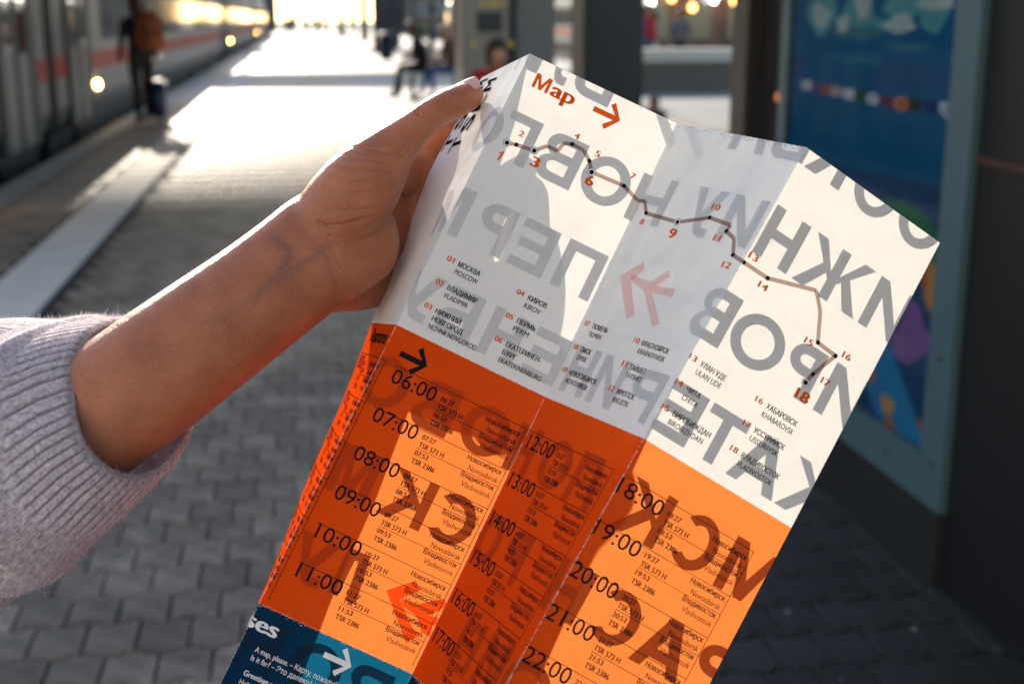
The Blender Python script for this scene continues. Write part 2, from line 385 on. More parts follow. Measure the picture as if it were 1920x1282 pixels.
far = [(-.5, 96, 10, c_black, c_navy, 'black coat, leftmost of the small group far down the platform'), (.55, 98, 190, c_teal, c_black, 'teal jacket in the middle of the small group far down the platform'),
       (1.25, 97, 170, c_black, c_grey, 'black and grey, rightmost of the small group far down the platform'), (-1.0, 104, 0, c_brown, c_navy, 'brown coat walking beside the far train'), (2.6, 88, 80, c_navy, c_black, 'navy coat near the far dark column')]
for x, y, a, tp, bt, lb in far: person(x, y, a, 'distant person in ' + lb, tp, bt)
person(2.35, 25.2, -75, 'seated person in black with legs stretched out on the near end of the bench', c_black, c_black, hair_brown, 'sit', h=1.8, seat=.50, lean=.1)
person(3.15, 25.9, -70, 'person in a bright blue top beside the seated person in black', c_blue, c_navy, None, 'stand', h=1.6)
person(2.85, 24.7, -100, 'seated person with pale cap and brown coat on the bench', c_brown, c_blue, mat('fair_hair', (.5, .34, .22), .6), 'sit', h=1.72, seat=.48)
person(atY(925, 92, 12).x, 12.0, 170, 'person with black hair and a red jacket sitting in front of the grey machine', c_red, c_navy, None, 'sit', h=1.7, seat=.42)
for i, (x, y, tp, bt, lb, hh) in enumerate(((7.2, 30.5, c_lilac, c_navy, 'lilac jacket behind the low wall, leftmost there', 1.66), (7.9, 30.2, c_blue, c_black, 'blue jacket behind the low wall, next to the red one', 1.75), (8.35, 31, c_red, c_navy, 'red jacket behind the low wall', 1.82),
        (9.0, 30.4, c_grey, c_black, 'grey coat behind the middle of the low wall', 1.7), (9.35, 34, c_pink, c_white, 'pink top behind the low wall', 1.66), (8.9, 36, c_brown, c_black, 'brown coat farther behind the low wall', 1.75))):
    person(x, y, (i * 73) % 360, 'person in ' + lb, tp, bt, h=hh)
person(atY(1228, 180, 14.6).x, 14.6, 200, 'child with brown hair sitting low beside the broad black column', c_black, c_navy, hair_brown, 'sit', h=1.0, seat=.1)
person(5.4, 24, 180, 'dark haired person in red seen in the narrow gap between two posts', c_red, c_black, None, 'stand', h=1.35)

# bench
M['bench'] = mat('bench_metal', (.55, .53, .5), .4, metal=.2)
t = thing('bench', 'pale metal platform bench with the seated people', 'bench', (2.75, 25.2, 0))
for k in range(4):
    mb = MB(); mb.box(1.95 + .0, 4.2, 24.75 + k * .13, 24.86 + k * .13, .44, .47, bev=.008); mb.build('slat', M['bench'], t)
for xx in (2.1, 4.0):
    mb = MB(); mb.box(xx - .04, xx + .04, 24.8, 25.2, 0, .438); mb.build('leg', M['steel_dark'], t)
for k in range(3):
    mb = MB(); mb.box(1.95, 4.2, 25.30, 25.33, .55 + k * .13, .65 + k * .13, bev=.006); mb.build('backrest_slat', M['bench'], t)
t = thing('travel_bag', 'blue travel bag on the ground by the bench', 'bag', (2.75, 21.5, 0))
mb = MB(); mb.box(2.35, 3.05, 21.3, 21.65, .02, .34, bev=.08); mb.build('bag_body', cloth('blue_canvas', (.02, .06, .13)), t, True)
mb = MB(); mb.tube([(2.5, 21.47, .33), (2.55, 21.47, .46), (2.85, 21.47, .46), (2.9, 21.47, .33)], .013, 8); mb.build('handle', M['black'], t, True)

# low wall with pale cap
t = thing('low_wall', 'low dark stair wall with a bright pale cap, seen right of the black post', 'wall', (8.2, 27, 0))
mb = MB(); mb.box(6.4, 9.5, 26.6, 27.4, -.002, .60); mb.build('wall', mat('grey_brown_stone', (.13, .115, .10), .7), t)
mb = MB(); mb.box(6.3, 9.55, 26.5, 27.5, .602, .86, bev=.02); mb.build('coping', mat('pale_stone', (.6, .57, .52), .6), t)

# posts and cabinets
def post(name, label, cat, x0, x1, y0, y1, h, m, bands=(), group=None, base=True):
    t = thing(name, label, cat, ((x0 + x1) / 2, (y0 + y1) / 2, 0), group)
    mb = MB(); mb.box(x0, x1, y0, y1, .0 if not base else .12, h, bev=.015); mb.build('shaft', m, t)
    if base: mb = MB(); mb.box(x0 - .02, x1 + .02, y0 - .02, y1 + .02, 0, .118, bev=.008); mb.build('base', M['steel_dark'], t)
    return t
# grey ticket machine (x 870..960) with yellow labels
M['yellow'] = mat('yellow_print', (.55, .38, .05), .5)
t = thing('ticket_machine', 'tall grey cabinet with small yellow labels, behind the person in red', 'machine', (2.2, 13.4, 0))
a = atY(868, 60, 13.2).x; b = atY(958, 60, 13.2).x; e = atY(1042, 60, 13.2).x
mb = MB(); mb.box(a, b - .012, 13.2, 13.9, .1, 2.9, bev=.02); mb.build('cabinet', M['grey_panel'], t)
mb = MB(); mb.box(b - .008, b + .05, 13.19, 13.85, .1, 2.9); mb.build('edge_strip', M['black'], t)
mb = MB(); mb.box(b + .055, e, 13.22, 13.9, .1, 2.9, bev=.015); mb.build('side_cabinet', mat('mid_grey_metal', (.12, .12, .12), .5), t)
mb = MB(); mb.box(a + .02, e - .02, 13.25, 13.85, 0, .098); mb.build('plinth', M['steel_dark'], t)
mb = MB(); mb.box(a + .14, a + .40, 13.19, 13.198, 1.35, 1.55); mb.build('button_panel', M['steel_dark'], t)
for (pa, pb, qa, qb) in ((900, 912, 2, 11), (918, 934, 2, 12), (938, 950, 3, 10), (884, 893, 78, 88), (938, 962, 78, 90)):
    l0 = atY(pa, qb, 13.19); l1 = atY(pb, qa, 13.19)
    mb = MB(); mb.box(l0.x, l1.x, 13.185, 13.192, l0.z, l1.z); mb.build('yellow_label', M['yellow'], t)
a = atY(1095, 60, 9.0).x; b = atY(1208, 60, 9.0).x
post('steel_column', 'broad black steel column standing right behind the top edge of the map', 'column', a, b, 9.0, 9.45, 4.19, M['steel_dark'], group='columns carrying the roof')
for (pl, pr, Y, lb) in ((699, 714, 58, 'far dark column between the walking group and the bench'), (803, 815, 46, 'slim dark column above the seated people'), (745, 750, 75, 'thin far column left of the seated people'), (676, 690, 90, 'smaller far column near the group of walkers'), (640, 649, 110, 'smallest and farthest column in the bright haze'), (846, 858, 40, 'dark column beside the grey cabinet'), (722, 727, 84, 'thin dark pole just right of the far dark column'), (662, 667, 96, 'thin dark pole left of the far dark column'), (612, 618, 130, 'faint pole behind the group of walkers'), (773, 778, 70, 'thin pole above the seated people')):
    a = atY(pl, 30, Y).x; b = atY(pr, 30, Y).x
    post('steel_column', lb, 'column', a, b, Y, Y + (b - a), 4.19, M['steel_dark'], group='columns carrying the roof')
# small far clutter: planters, bins, signs beside the far platform
for i, (x, y, lb) in enumerate(((3.0, 46, 'dark litter bin at the foot of a slim column'), (4.4, 62, 'dark litter bin near the far column'))):
    t = thing('litter_bin', lb, 'bin', (x, y, 0)); mb = MB(); mb.tube([(x, y, .08), (x, y, .2), (x, y, .95)], [.2, .24, .26], 18); mb.build('bin_body', M['steel_dark'], t, True)
    mb = MB(); mb.tube([(x, y, .951), (x, y, 1.0)], [.28, .22], 18); mb.build('lid', M['rail'], t, True)
M['leaf'] = mat('shrub_leaves', (.05, .09, .025), .6)
t = thing('potted_shrub', 'small green shrub in a planter beside the far column', 'plant', (4.9, 54, 0))
mb = MB(); mb.box(4.6, 5.2, 53.7, 54.3, 0, .5, bev=.02); mb.build('planter', M['steel_dark'], t)
mb = MB()
for k in range(500):
    u = Vector((random.gauss(0, 1), random.gauss(0, 1), random.gauss(0, 1))).normalized() * random.uniform(.1, .5); c = Vector((4.9, 54, .95)) + Vector((u.x, u.y, u.z * .9))
    a1 = Vector((random.uniform(-1, 1), random.uniform(-1, 1), random.uniform(-1, 1))) * .07; b1 = Vector((random.uniform(-1, 1), random.uniform(-1, 1), random.uniform(-1, 1))) * .05
    mb.add([c - a1, c - b1, c + a1, c + b1], [(0, 1, 2, 3)])
o = mb.build('foliage', M['leaf'], t); o['kind'] = 'stuff'

# station buildings far behind, and an added bounce wall
M['wall_far'] = mat('far_building_wall', (.26, .24, .22), .8, noise=.1, scale=.3)
M['lamp_orange'] = mat('orange_lamp_glass', (.8, .35, .1), .4, emit=(1, .38, .1), es=5)
M['lamp_white'] = mat('white_lamp_glass', (.8, .8, .75), .4, emit=(1, .93, .82), es=9)
def building(x0, x1, y, d, h, label, nwin, fl, mw):
    t = thing('station_building', label, 'building', ((x0 + x1) / 2, y, -1.1), 'far station buildings')
    mb = MB(); mb.box(x0, x1, y, y + d, -1.1, h); mb.build('wall', mw, t)
    mb = MB(); mb.box(x0 - .4, x1 + .4, y - .4, y + d + .4, h + .004, h + .35); mb.build('roof', M['roof'], t)
    for r_ in range(fl):
        for k in range(nwin):
            xx = x0 + (k + .5) * (x1 - x0) / nwin; ww = (x1 - x0) / nwin * .34; zz = -.2 + r_ * 3.2
            f = MB(); f.box(xx - ww, xx + ww, y - .06, y - .004, zz + .4, zz + 2.4); fo = f.build('window', M['white_metal'], t)
            g = MB(); g.box(xx - ww + .12, xx + ww - .12, y - .07, y - .062, zz + .52, zz + 2.28); g.build('pane', M['glass_dark'], fo)
building(-40, -12, 230, 20, 7, 'low pale station building beyond the far end of the left train', 9, 2, M['wall_far'])
building(16, 40, 190, 18, 5.0, 'grey station building behind the far columns', 8, 2, mat('far_grey_wall', (.16, .155, .15), .8))
building(17, 60, 62, 14, 6.5, 'brown brick station building behind the opposite train', 12, 2, mat('far_brown_wall', (.17, .10, .07), .8, noise=.2, scale=1))
building(-60, -3, -38, 18, 22, 'tall pale sunlit front added unseen behind the camera to bounce light', 12, 4, mat('bounce_wall_pale', (.50, .455, .40), .8, noise=.05, scale=.4))  # added out of view; throws sunlight back onto the map and hand
M['hall'] = mat('hall_dark_steel', (.05, .052, .055), .7)
t = thing('station_hall', 'dark station hall closing the far end of the tracks, open in the middle', 'hall', (4, 205, -1.1))
for x0, x1 in ((-75, -3.2), (12.5, 95)):
    mb = MB(); mb.box(x0, x1, 205, 206, -1.1, 15); mb.build('wall', M['hall'], t)
mb = MB(); mb.box(-3.2, 12.5, 205, 206, 5.4, 15); mb.build('lintel', M['hall'], t)
for x in (-.5, 3.6, 8.2):
    mb = MB(); mb.box(x - .3, x + .3, 204.6, 205.4, -1.1, 5.39); mb.build('pillar', M['hall'], t)
mb = MB(); mb.box(-78, 98, 203, 230, 15.004, 15.6); mb.build('roof', M['roof'], t)
for k in range(14):
    for x0, x1 in ((-72 + k * 4.9, -68.6 + k * 4.9), (16 + k * 5.4, 19.8 + k * 5.4)):
        mb = MB(); mb.box(x0, x1, 204.9, 204.96, 1.0, 4.2); f = mb.build('window', M['white_metal'], t); mb = MB(); mb.box(x0 + .2, x1 - .2, 204.86, 204.89, 1.2, 4.0); mb.build('pane', M['glass_dark'], f)
# hall with lit shops on the right, seen through the gap
t = thing('shop_pavilion', 'glazed shop pavilion with orange lamps behind the people at the low wall', 'shop', (12.5, 44, 0))
mb = MB(); mb.box(9.62, 17.5, 36.9, 37.3, -1.1, 3.4); mb.build('wall', mat('pavilion_brown', (.13, .07, .045), .6, noise=.3, scale=1.2), t)
for k in range(5):
    mb = MB(); mb.box(9.8 + k * 1.25, 10.55 + k * 1.25, 36.84, 36.89, .9, 3.0); mb.build('window', M['glass_dark'], t)
for k in range(7):
    x = 9.9 + k * .62; z = 1.95 + .15 * math.sin(k * 2.3)
    mb = MB(); mb.tube([(x, 36.5, z - .1), (x, 36.5, z), (x, 36.5, z + .1)], [.06, .1, .05], 12); mb.build('lamp_shade', M['lamp_orange'] if k % 3 else M['lamp_white'], t, True)

# ------------------------------------------------------------------ display case on the right
DX = 1.62
M['frame_teal'] = mat('blue_grey_enamel', (.065, .125, .145), .45, noise=.05, scale=6)
M['plinth'] = mat('dark_plinth', (.016, .017, .018), .5, noise=.2, scale=5)
M['poster'] = mat('poster_blue', (.004, .075, .17), .5, emit=(.003, .07, .16), es=.08, noise=.25, scale=2.5, spec=.3)  # faint glow added to lift the poster out of the dark
M['glass'] = None
m, tt, p = new_mat('display_glass'); N, L = tt.nodes, tt.links
tr = N.new('ShaderNodeBsdfTransparent'); gl = N.new('ShaderNodeBsdfGlossy'); gl.inputs['Roughness'].default_value = .04; fr = N.new('ShaderNodeFresnel'); fr.inputs[0].default_value = 1.5; mxs = N.new('ShaderNodeMixShader')
tr.inputs[0].default_value = (.96, .98, .98, 1)
L.new(fr.outputs[0], mxs.inputs[0]); L.new(tr.outputs[0], mxs.inputs[1]); L.new(gl.outputs[0], mxs.inputs[2]); L.new(mxs.outputs[0], N['Material Output'].inputs[0]); M['glass'] = m
Y0, Y1, ZB, ZT = 2.95, 4.27, .21, 2.05      # frame of the case
t = thing('display_case', 'tall display case with a blue poster in a pale blue-grey frame', 'display case', (DX, (Y0 + Y1) / 2, 0))
mb = MB(); mb.box(DX, DX + .22, Y0 + .002, Y1 + .9, .0, ZB - .003, bev=.004); mb.build('plinth', M['plinth'], t)
mb = MB(); mb.box(DX + .03, DX + .2, Y0, Y1, ZB, ZT + .1); mb.build('back_panel', M['steel_dark'], t)
FW = .125
mb = MB()
mb.box(DX, DX + .028, Y0, Y0 + FW, ZB, ZT); mb.build('frame', M['frame_teal'], t)
mb = MB(); mb.box(DX, DX + .028, Y1 - .06, Y1, ZB, ZT); mb.build('frame', M['frame_teal'], t)
mb = MB(); mb.box(DX, DX + .028, Y0 + FW + .001, Y1 - .061, ZB, ZB + .13); mb.build('frame', M['frame_teal'], t)
mb = MB(); mb.box(DX, DX + .028, Y0 + FW + .001, Y1 - .061, ZT - .1, ZT); mb.build('frame', M['frame_teal'], t)
for yy, zz in ((Y0 + .06, .62), (Y0 + .06, .33), (Y0 + .32, ZB + .06)):
    mb = MB(); mb.tube([(DX - .006, yy, zz), (DX + .001, yy, zz)], .008, 12); mb.build('screw', M['rail'], t)
py0, py1, pz0, pz1 = Y0 + FW + .01, Y1 - .07, ZB + .14, ZT - .11
mb = MB(); mb.box(DX + .02, DX + .026, py0, py1, pz0, pz1); poster = mb.build('poster', M['poster'], t)
gmb = MB(); gmb.add([(DX + .008, py0 - .008, pz0 - .008), (DX + .008, py1 + .008, pz0 - .008), (DX + .008, py1 + .008, pz1 + .008), (DX + .008, py0 - .008, pz1 + .008)], [(3, 2, 1, 0)]); gmb.build('glass_pane', M['glass'], t)
_pm = {}
def pmat(c):
    if c not in _pm: _pm[c] = mat('poster_ink_and_reflection', tuple(x * .7 for x in c), .55, noise=.15, scale=12, spec=.3, emit=c, es=.05)  # every poster colour also carries a faint added glow
    return _pm[c]
def decal(pts, c, off=.0195, name='print'):
    """pts: (s, z) with s measured from the far (left) edge of the poster"""
    V_ = [(DX + off, py1 - s, z) for s, z in pts]
    o = mesh_obj(name, V_, [tuple(range(len(V_)))], pmat(c), poster); return o
def blob(cs, cz, rs, rz, c, n=22, wob=.15, off=.0195, ph=0, name='print'):
    decal([(cs + rs * math.cos(a) * (1 + wob * math.sin(3 * a + ph)), cz + rz * math.sin(a) * (1 + wob * math.cos(2 * a + ph))) for a in [2 * math.pi * k / n for k in range(n)]], c, off, name)
def pp(px, py):      # photo pixel on the poster plane -> (s, z)
    v = wld(K(px, py, 1)) - Vector((0, 0, EYE)); q = Vector((0, 0, EYE)) + v * (DX / v.x); return py1 - q.y, q.z
TEAL, WHT = (.10, .34, .38), (.42, .52, .52)  # blobs painted as soft reflections at the top of the poster
for (x_, y_, rx_, ry_, c_) in ((1530, 10, 26, 50, TEAL), (1528, 30, 16, 24, WHT), (1600, 20, 30, 44, TEAL), (1608, 12, 14, 30, WHT), (1680, 10, 40, 24, TEAL), (1675, 45, 30, 16, WHT), (1735, 20, 28, 48, TEAL), (1745, 5, 34, 14, WHT), (1590, 62, 50, 16, (.05, .2, .26)), (1690, 90, 40, 9, (.05, .19, .27)), (1600, 112, 48, 9, (.02, .17, .27)), (1570, 45, 12, 20, WHT), (1640, 48, 14, 16, TEAL)):
    s0, z0 = pp(x_, y_); s1, _ = pp(x_ + rx_, y_); _, z1 = pp(x_, y_ + ry_)
    blob(s0, z0, abs(s1 - s0), abs(z1 - z0), c_, wob=.22, ph=x_, off=.0195 - (.0004 if c_ == WHT else 0) - random.uniform(0, .0003))
# row of small club-like badges, generic squares and shields
row = [(1502, 160, 9, (.6, .6, .62), 0), (1519, 163, 8, (.16, .05, .22), 0), (1537, 168, 9, (.55, .08, .05), 1), (1556, 172, 10, (.62, .45, .5), 1), (1580, 177, 10, (.6, .58, .66), 0), (1601, 180, 10, (.03, .08, .03), 0), (1624, 186, 11, (.6, .68, .74), 1), (1650, 190, 11, (.14, .03, .08), 0), (1677, 195, 14, (.62, .2, .07), 1), (1702, 197, 12, (.02, .03, .02), 0), (1731, 202, 12, (.01, .03, .14), 0), (1764, 208, 15, (.6, .66, .74), 2)]
for x_, y_, r_, c_, kd in row:
    s0, z0 = pp(x_, y_); s1, z1 = pp(x_ + r_, y_ + r_); ds, dz = abs(s1 - s0), abs(z1 - z0) * 1.15
    if kd == 0: decal([(s0 - ds, z0 - dz), (s0 + ds, z0 - dz), (s0 + ds, z0 + dz), (s0 - ds, z0 + dz)], c_, name='badge')
    elif kd == 1: blob(s0, z0, ds, dz, c_, wob=0, name='badge'); blob(s0, z0, ds * .4, dz * .4, (.25, .06, .05) if c_[0] > .5 else (.6, .6, .6), wob=0, off=.0192, name='badge')
    else:
        decal([(s0 - ds, z0 + dz), (s0 + ds, z0 + dz), (s0 + ds, z0 - dz * .2), (s0, z0 - dz * 1.2), (s0 - ds, z0 - dz * .2)], c_, name='badge')
        blob(s0, z0, ds * .45, dz * .6, (.02, .05, .16), wob=0, off=.0192, name='badge'); blob(s0, z0, ds * .18, dz * .38, (.6, .66, .74), wob=0, off=.0189, name='badge')
s0, z0 = pp(1795, 168); s1, z1 = pp(1812, 178); decal([(s0 - .03, z0), (s1, z0 + .006), (s1, z1), (s0 - .03, z1)], (.2, .4, .5), name='badge')
# colourful illustration at the bottom of the poster
def poly_px(L_, c, off=.0195, name='print'): decal([pp(*q) for q in L_], c, off, name)
poly_px([(1500, 300), (1795, 360), (1760, 880), (1560, 800), (1480, 520)], (.006, .06, .16), .0198)
poly_px([(1640, 372), (1690, 380), (1730, 410), (1765, 470), (1790, 520), (1770, 620), (1740, 560), (1700, 470)], (.02, .16, .10), .0194)
poly_px([(1590, 400), (1640, 375), (1700, 385), (1745, 430), (1700, 440), (1640, 430)], (.03, .18, .08), .0192)
for (x_, y_, rx_, ry_, c_) in ((1735, 540, 16, 44, (.55, .25, .04)), (1758, 560, 9, 26, (.6, .3, .04)), (1722, 520, 8, 24, (.5, .07, .04)), (1700, 620, 30, 46, (.22, .09, .34)), (1680, 655, 24, 26, (.25, .12, .36)), (1688, 665, 9, 18, (.5, .22, .05)), (1652, 760, 12, 22, (.55, .3, .08)), (1655, 800, 12, 18, (.45, .12, .04)), (1745, 745, 9, 24, (.45, .05, .05)), (1762, 700, 8, 20, (.5, .2, .05)), (1620, 700, 10, 14, (.5, .14, .04)), (1716, 800, 8, 12, (.4, .1, .1)), (1600, 770, 16, 12, (.05, .25, .12)), (1770, 610, 6, 14, (.05, .4, .2))):
    s0, z0 = pp(x_, y_); s1, _ = pp(x_ + rx_, y_); _, z1 = pp(x_, y_ + ry_)
    blob(s0, z0, abs(s1 - s0), abs(z1 - z0), c_, wob=.25, ph=x_ * .7, off=.0190 - random.uniform(0, .0006))
poly_px([(1600, 690), (1655, 640), (1738, 880), (1690, 850), (1640, 800)], (.02, .22, .46), .0193)
poly_px([(1560, 745), (1640, 800), (1690, 860), (1600, 812)], (.03, .28, .42), .0191)
# kiosk body that carries the case
M['kiosk'] = mat('kiosk_dark_panel', (.007, .007, .008), .45, noise=.2, scale=2)
M['kiosk_brown'] = mat('kiosk_brown_panel', (.018, .015, .013), .45, noise=.1, scale=3)
t = thing('kiosk', 'dark platform kiosk that the display case is fixed to', 'kiosk', (2.4, 3.4, 0))
mb = MB(); mb.box(DX + .225, 3.2, -2.5, 5.3, 0, 2.79); mb.build('body', M['kiosk'], t)  # body carried on unseen beside the camera to block light from the right
mb = MB(); mb.box(DX + .05, DX + .22, Y1 + .004, Y1 + .33, ZB, 2.79); mb.build('panel', M['kiosk'], t)
mb = MB(); mb.box(DX + .0, DX + .22, Y1 + .334, Y1 + .52, ZB, 2.79, bev=.01); mb.build('corner_post', M['kiosk_brown'], t)
mb = MB(); mb.box(DX + .02, DX + .22, -2.4, Y0 - .004, .004, 2.79); mb.build('panel', M['kiosk'], t)
mb = MB(); mb.box(.95, 3.4, -2.7, 5.6, 2.80, 2.95); mb.build('roof', M['steel_dark'], t)  # overhang stretched out of view to cut sky light on the paving
mb = MB(); mb.box(DX + .04, DX + .049, Y1 + .10, Y1 + .13, 1.20, 1.225); mb.build('indicator_light', mat('dim_orange', (.5, .15, .05), .4, emit=(1, .3, .06), es=.35), t)
mb = MB(); mb.box(DX + .012, DX + .019, 2.3, Y0 - .01, 1.135, 1.155); mb.build('reflection_line', mat('orange_reflection', (.05, .02, .01), .5), t)  # faint orange reflection painted as a strip on the dark panel
t = thing('bollard', 'steel post with a black band in front of the display case at the right edge', 'post', (1.70, 2.58, 0))
mb = MB(); mb.tube([(1.72, 2.58, .0), (1.72, 2.58, 2.6)], .062, 28); mb.build('tube', mat('brushed_dark_steel', (.16, .13, .11), .35, metal=.85, noise=.2, scale=9), t, True)
mb = MB(); mb.tube([(1.72, 2.58, .40), (1.72, 2.58, .55)], .068, 28); mb.build('band', M['black'], t, True)
mb = MB(); mb.tube([(1.72, 2.58, .0), (1.72, 2.58, .012)], .09, 28); mb.build('foot_ring', M['steel_dark'], t)

# ------------------------------------------------------------------ the folded map
def paper(name, refl, trans, fac, bump=.25):
    m, t, p = new_mat(name); N, L = t.nodes, t.links
    N.remove(p)
    d = N.new('ShaderNodeBsdfDiffuse'); tr = N.new('ShaderNodeBsdfTranslucent'); mx = N.new('ShaderNodeMixShader')
    tc = N.new('ShaderNodeTexCoord'); nz = N.new('ShaderNodeTexNoise'); nz.inputs['Scale'].default_value = 260; nz.inputs['Detail'].default_value = 4
    n2 = N.new('ShaderNodeTexNoise'); n2.inputs['Scale'].default_value = 900; n2.inputs['Detail'].default_value = 2
    L.new(tc.outputs['Object'], nz.inputs['Vector']); L.new(tc.outputs['Object'], n2.inputs['Vector'])
    ad = N.new('ShaderNodeMath'); ad.operation = 'ADD'; L.new(nz.outputs['Fac'], ad.inputs[0]); L.new(n2.outputs['Fac'], ad.inputs[1])
    mr = N.new('ShaderNodeMapRange'); mr.inputs['From Min'].default_value = .6; mr.inputs['From Max'].default_value = 1.4; mr.inputs['To Min'].default_value = .90; mr.inputs['To Max'].default_value = 1.10
    L.new(ad.outputs[0], mr.inputs['Value'])
    for nd, col in ((d, refl), (tr, trans)):
        v = N.new('ShaderNodeVectorMath'); v.operation = 'SCALE'; v.inputs[0].default_value = col
        if nd is tr: L.new(mr.outputs[0], v.inputs['Scale'])
        else: v.inputs['Scale'].default_value = 1
        L.new(v.outputs[0], nd.inputs['Color'])
    b = N.new('ShaderNodeBump'); b.inputs['Strength'].default_value = bump; b.inputs['Distance'].default_value = .0003
    L.new(nz.outputs['Fac'], b.inputs['Height'])
    n3 = N.new('ShaderNodeTexNoise'); n3.inputs['Scale'].default_value = 26; n3.inputs['Detail'].default_value = 2; L.new(tc.outputs['Object'], n3.inputs['Vector'])
    bb_ = N.new('ShaderNodeBump'); bb_.inputs['Strength'].default_value = .5 if bump else 0; bb_.inputs['Distance'].default_value = .006
    L.new(n3.outputs['Fac'], bb_.inputs['Height']); L.new(bb_.outputs[0], b.inputs['Normal'])
    L.new(b.outputs[0], d.inputs['Normal']); L.new(bb_.outputs[0], tr.inputs['Normal'])
    mx.inputs[0].default_value = fac; L.new(d.outputs[0], mx.inputs[1]); L.new(tr.outputs[0], mx.inputs[2]); L.new(mx.outputs[0], N['Material Output'].inputs[0])
    return m
def ink(name, col, dens=1.0, tint=(0, 0, 0)):
    """printing ink lying on the sheet: dens = how much light it stops, tint = colour of what passes"""
    m, t, p = new_mat(name); N, L = t.nodes, t.links; N.remove(p)
    d = N.new('ShaderNodeBsdfDiffuse'); d.inputs[0].default_value = (*col, 1); tr = N.new('ShaderNodeBsdfTransparent'); tr.inputs[0].default_value = (*tint, 1)
    mx = N.new('ShaderNodeMixShader'); mx.inputs[0].default_value = dens; L.new(tr.outputs[0], mx.inputs[1]); L.new(d.outputs[0], mx.inputs[2]); L.new(mx.outputs[0], N['Material Output'].inputs[0])
    return m
M['p_white'] = paper('paper_white', (.87, .86, .84), (.80, .775, .715), .27)
M['p_orange'] = paper('paper_orange_print', (.84, .070, .004), (.95, .31, .075), .31)
M['p_blue'] = paper('paper_blue_print', (.006, .030, .075), (.006, .16, .30), .30)
M['ink_black'] = ink('ink_black', (.012, .012, .016), .95, (.1, .1, .1))
M['ink_orange'] = ink('ink_orange', (.75, .10, .008), .85, (.9, .3, .08))
M['ink_white'] = ink('ink_white', (.75, .75, .75), 1)
M['ink_route'] = ink('ink_route', (.35, .25, .23), .35, (.70, .56, .52))
M['ink_back'] = ink('ink_reverse_print', (.08, .085, .10), .45, (.22, .22, .25))
M['ink_back_red'] = ink('ink_reverse_red', (.5, .05, .02), .2, (.95, .25, .12))
M['ink_ghost'] = ink('ink_show_through', (.3, .3, .32), .02, (.87, .87, .88))
M['ink_ghost_red'] = ink('ink_show_through_red', (.6, .2, .2), .02, (.98, .86, .85))
M['wear'] = ink('crease_wear', (.85, .80, .74), .8, (.9, .9, .9))
GV = [(0.00948, 0.15382, -0.68346), (0.08772, 0.11627, -0.68165), (0.14198, 0.09378, -0.61744), (0.2136, 0.04944, -0.63895), (-0.06032, 0.00901, -0.66803), (0.01756, -0.02882, -0.672), (0.06178, -0.04517, -0.59947), (0.13451, -0.08938, -0.61639), (-0.12894, -0.13335, -0.65277), (-0.05151, -0.17144, -0.66178), (-0.0174, -0.18179, -0.58259), (0.05641, -0.22585, -0.5944)]
W_, H1_, H2_, H3_ = 86.8, 161.4, 158.8, 110.0
COL = {}
for i, v in enumerate(GV): COL[(i % 4, i // 4)] = Vector(v)
for c in range(4): COL[(c, 3)] = COL[(c, 2)] + (COL[(c, 2)] - COL[(c, 1)]) * (H3_ / H2_)
VR = [0, H1_, H1_ + H2_, H1_ + H2_ + H3_]
# left outline of the first panel (behind the thumb, bulging): fraction of height -> photo pixel and depth behind the fold
C0 = [(0, 903, 146, .046), (14, 890, 168, .050), (28, 865, 215, .054), (58, 806, 318, .058), (88, 771, 415, .061), (124, 734, 520, .064), (161.4, 698, 603, .067), (210, 645, 745, .068), (262, 574, 905, .068), (320.2, 490, 1126, .068), (430, 330, 1500, .07)]
def c0(v):
    for (a, ax, ay, ad), (b, bx_, by_, bd) in zip(C0, C0[1:]):
        if v <= b + 1e-6:
            t_ = max(0, (v - a) / (b - a)); t2 = t_
            d0 = -fold(0, v).z; return K(ax + (bx_ - ax) * t2, ay + (by_ - ay) * t2, d0 + ad + (bd - ad) * t2)
    return K(*C0[-1][1:3], .73)
def fold(c, v):
    for r_ in range(3):
        if v <= VR[r_ + 1] + 1e-6 or r_ == 2:
            t_ = (v - VR[r_]) / (VR[r_ + 1] - VR[r_]); return COL[(c, r_)].lerp(COL[(c, r_ + 1)], t_)
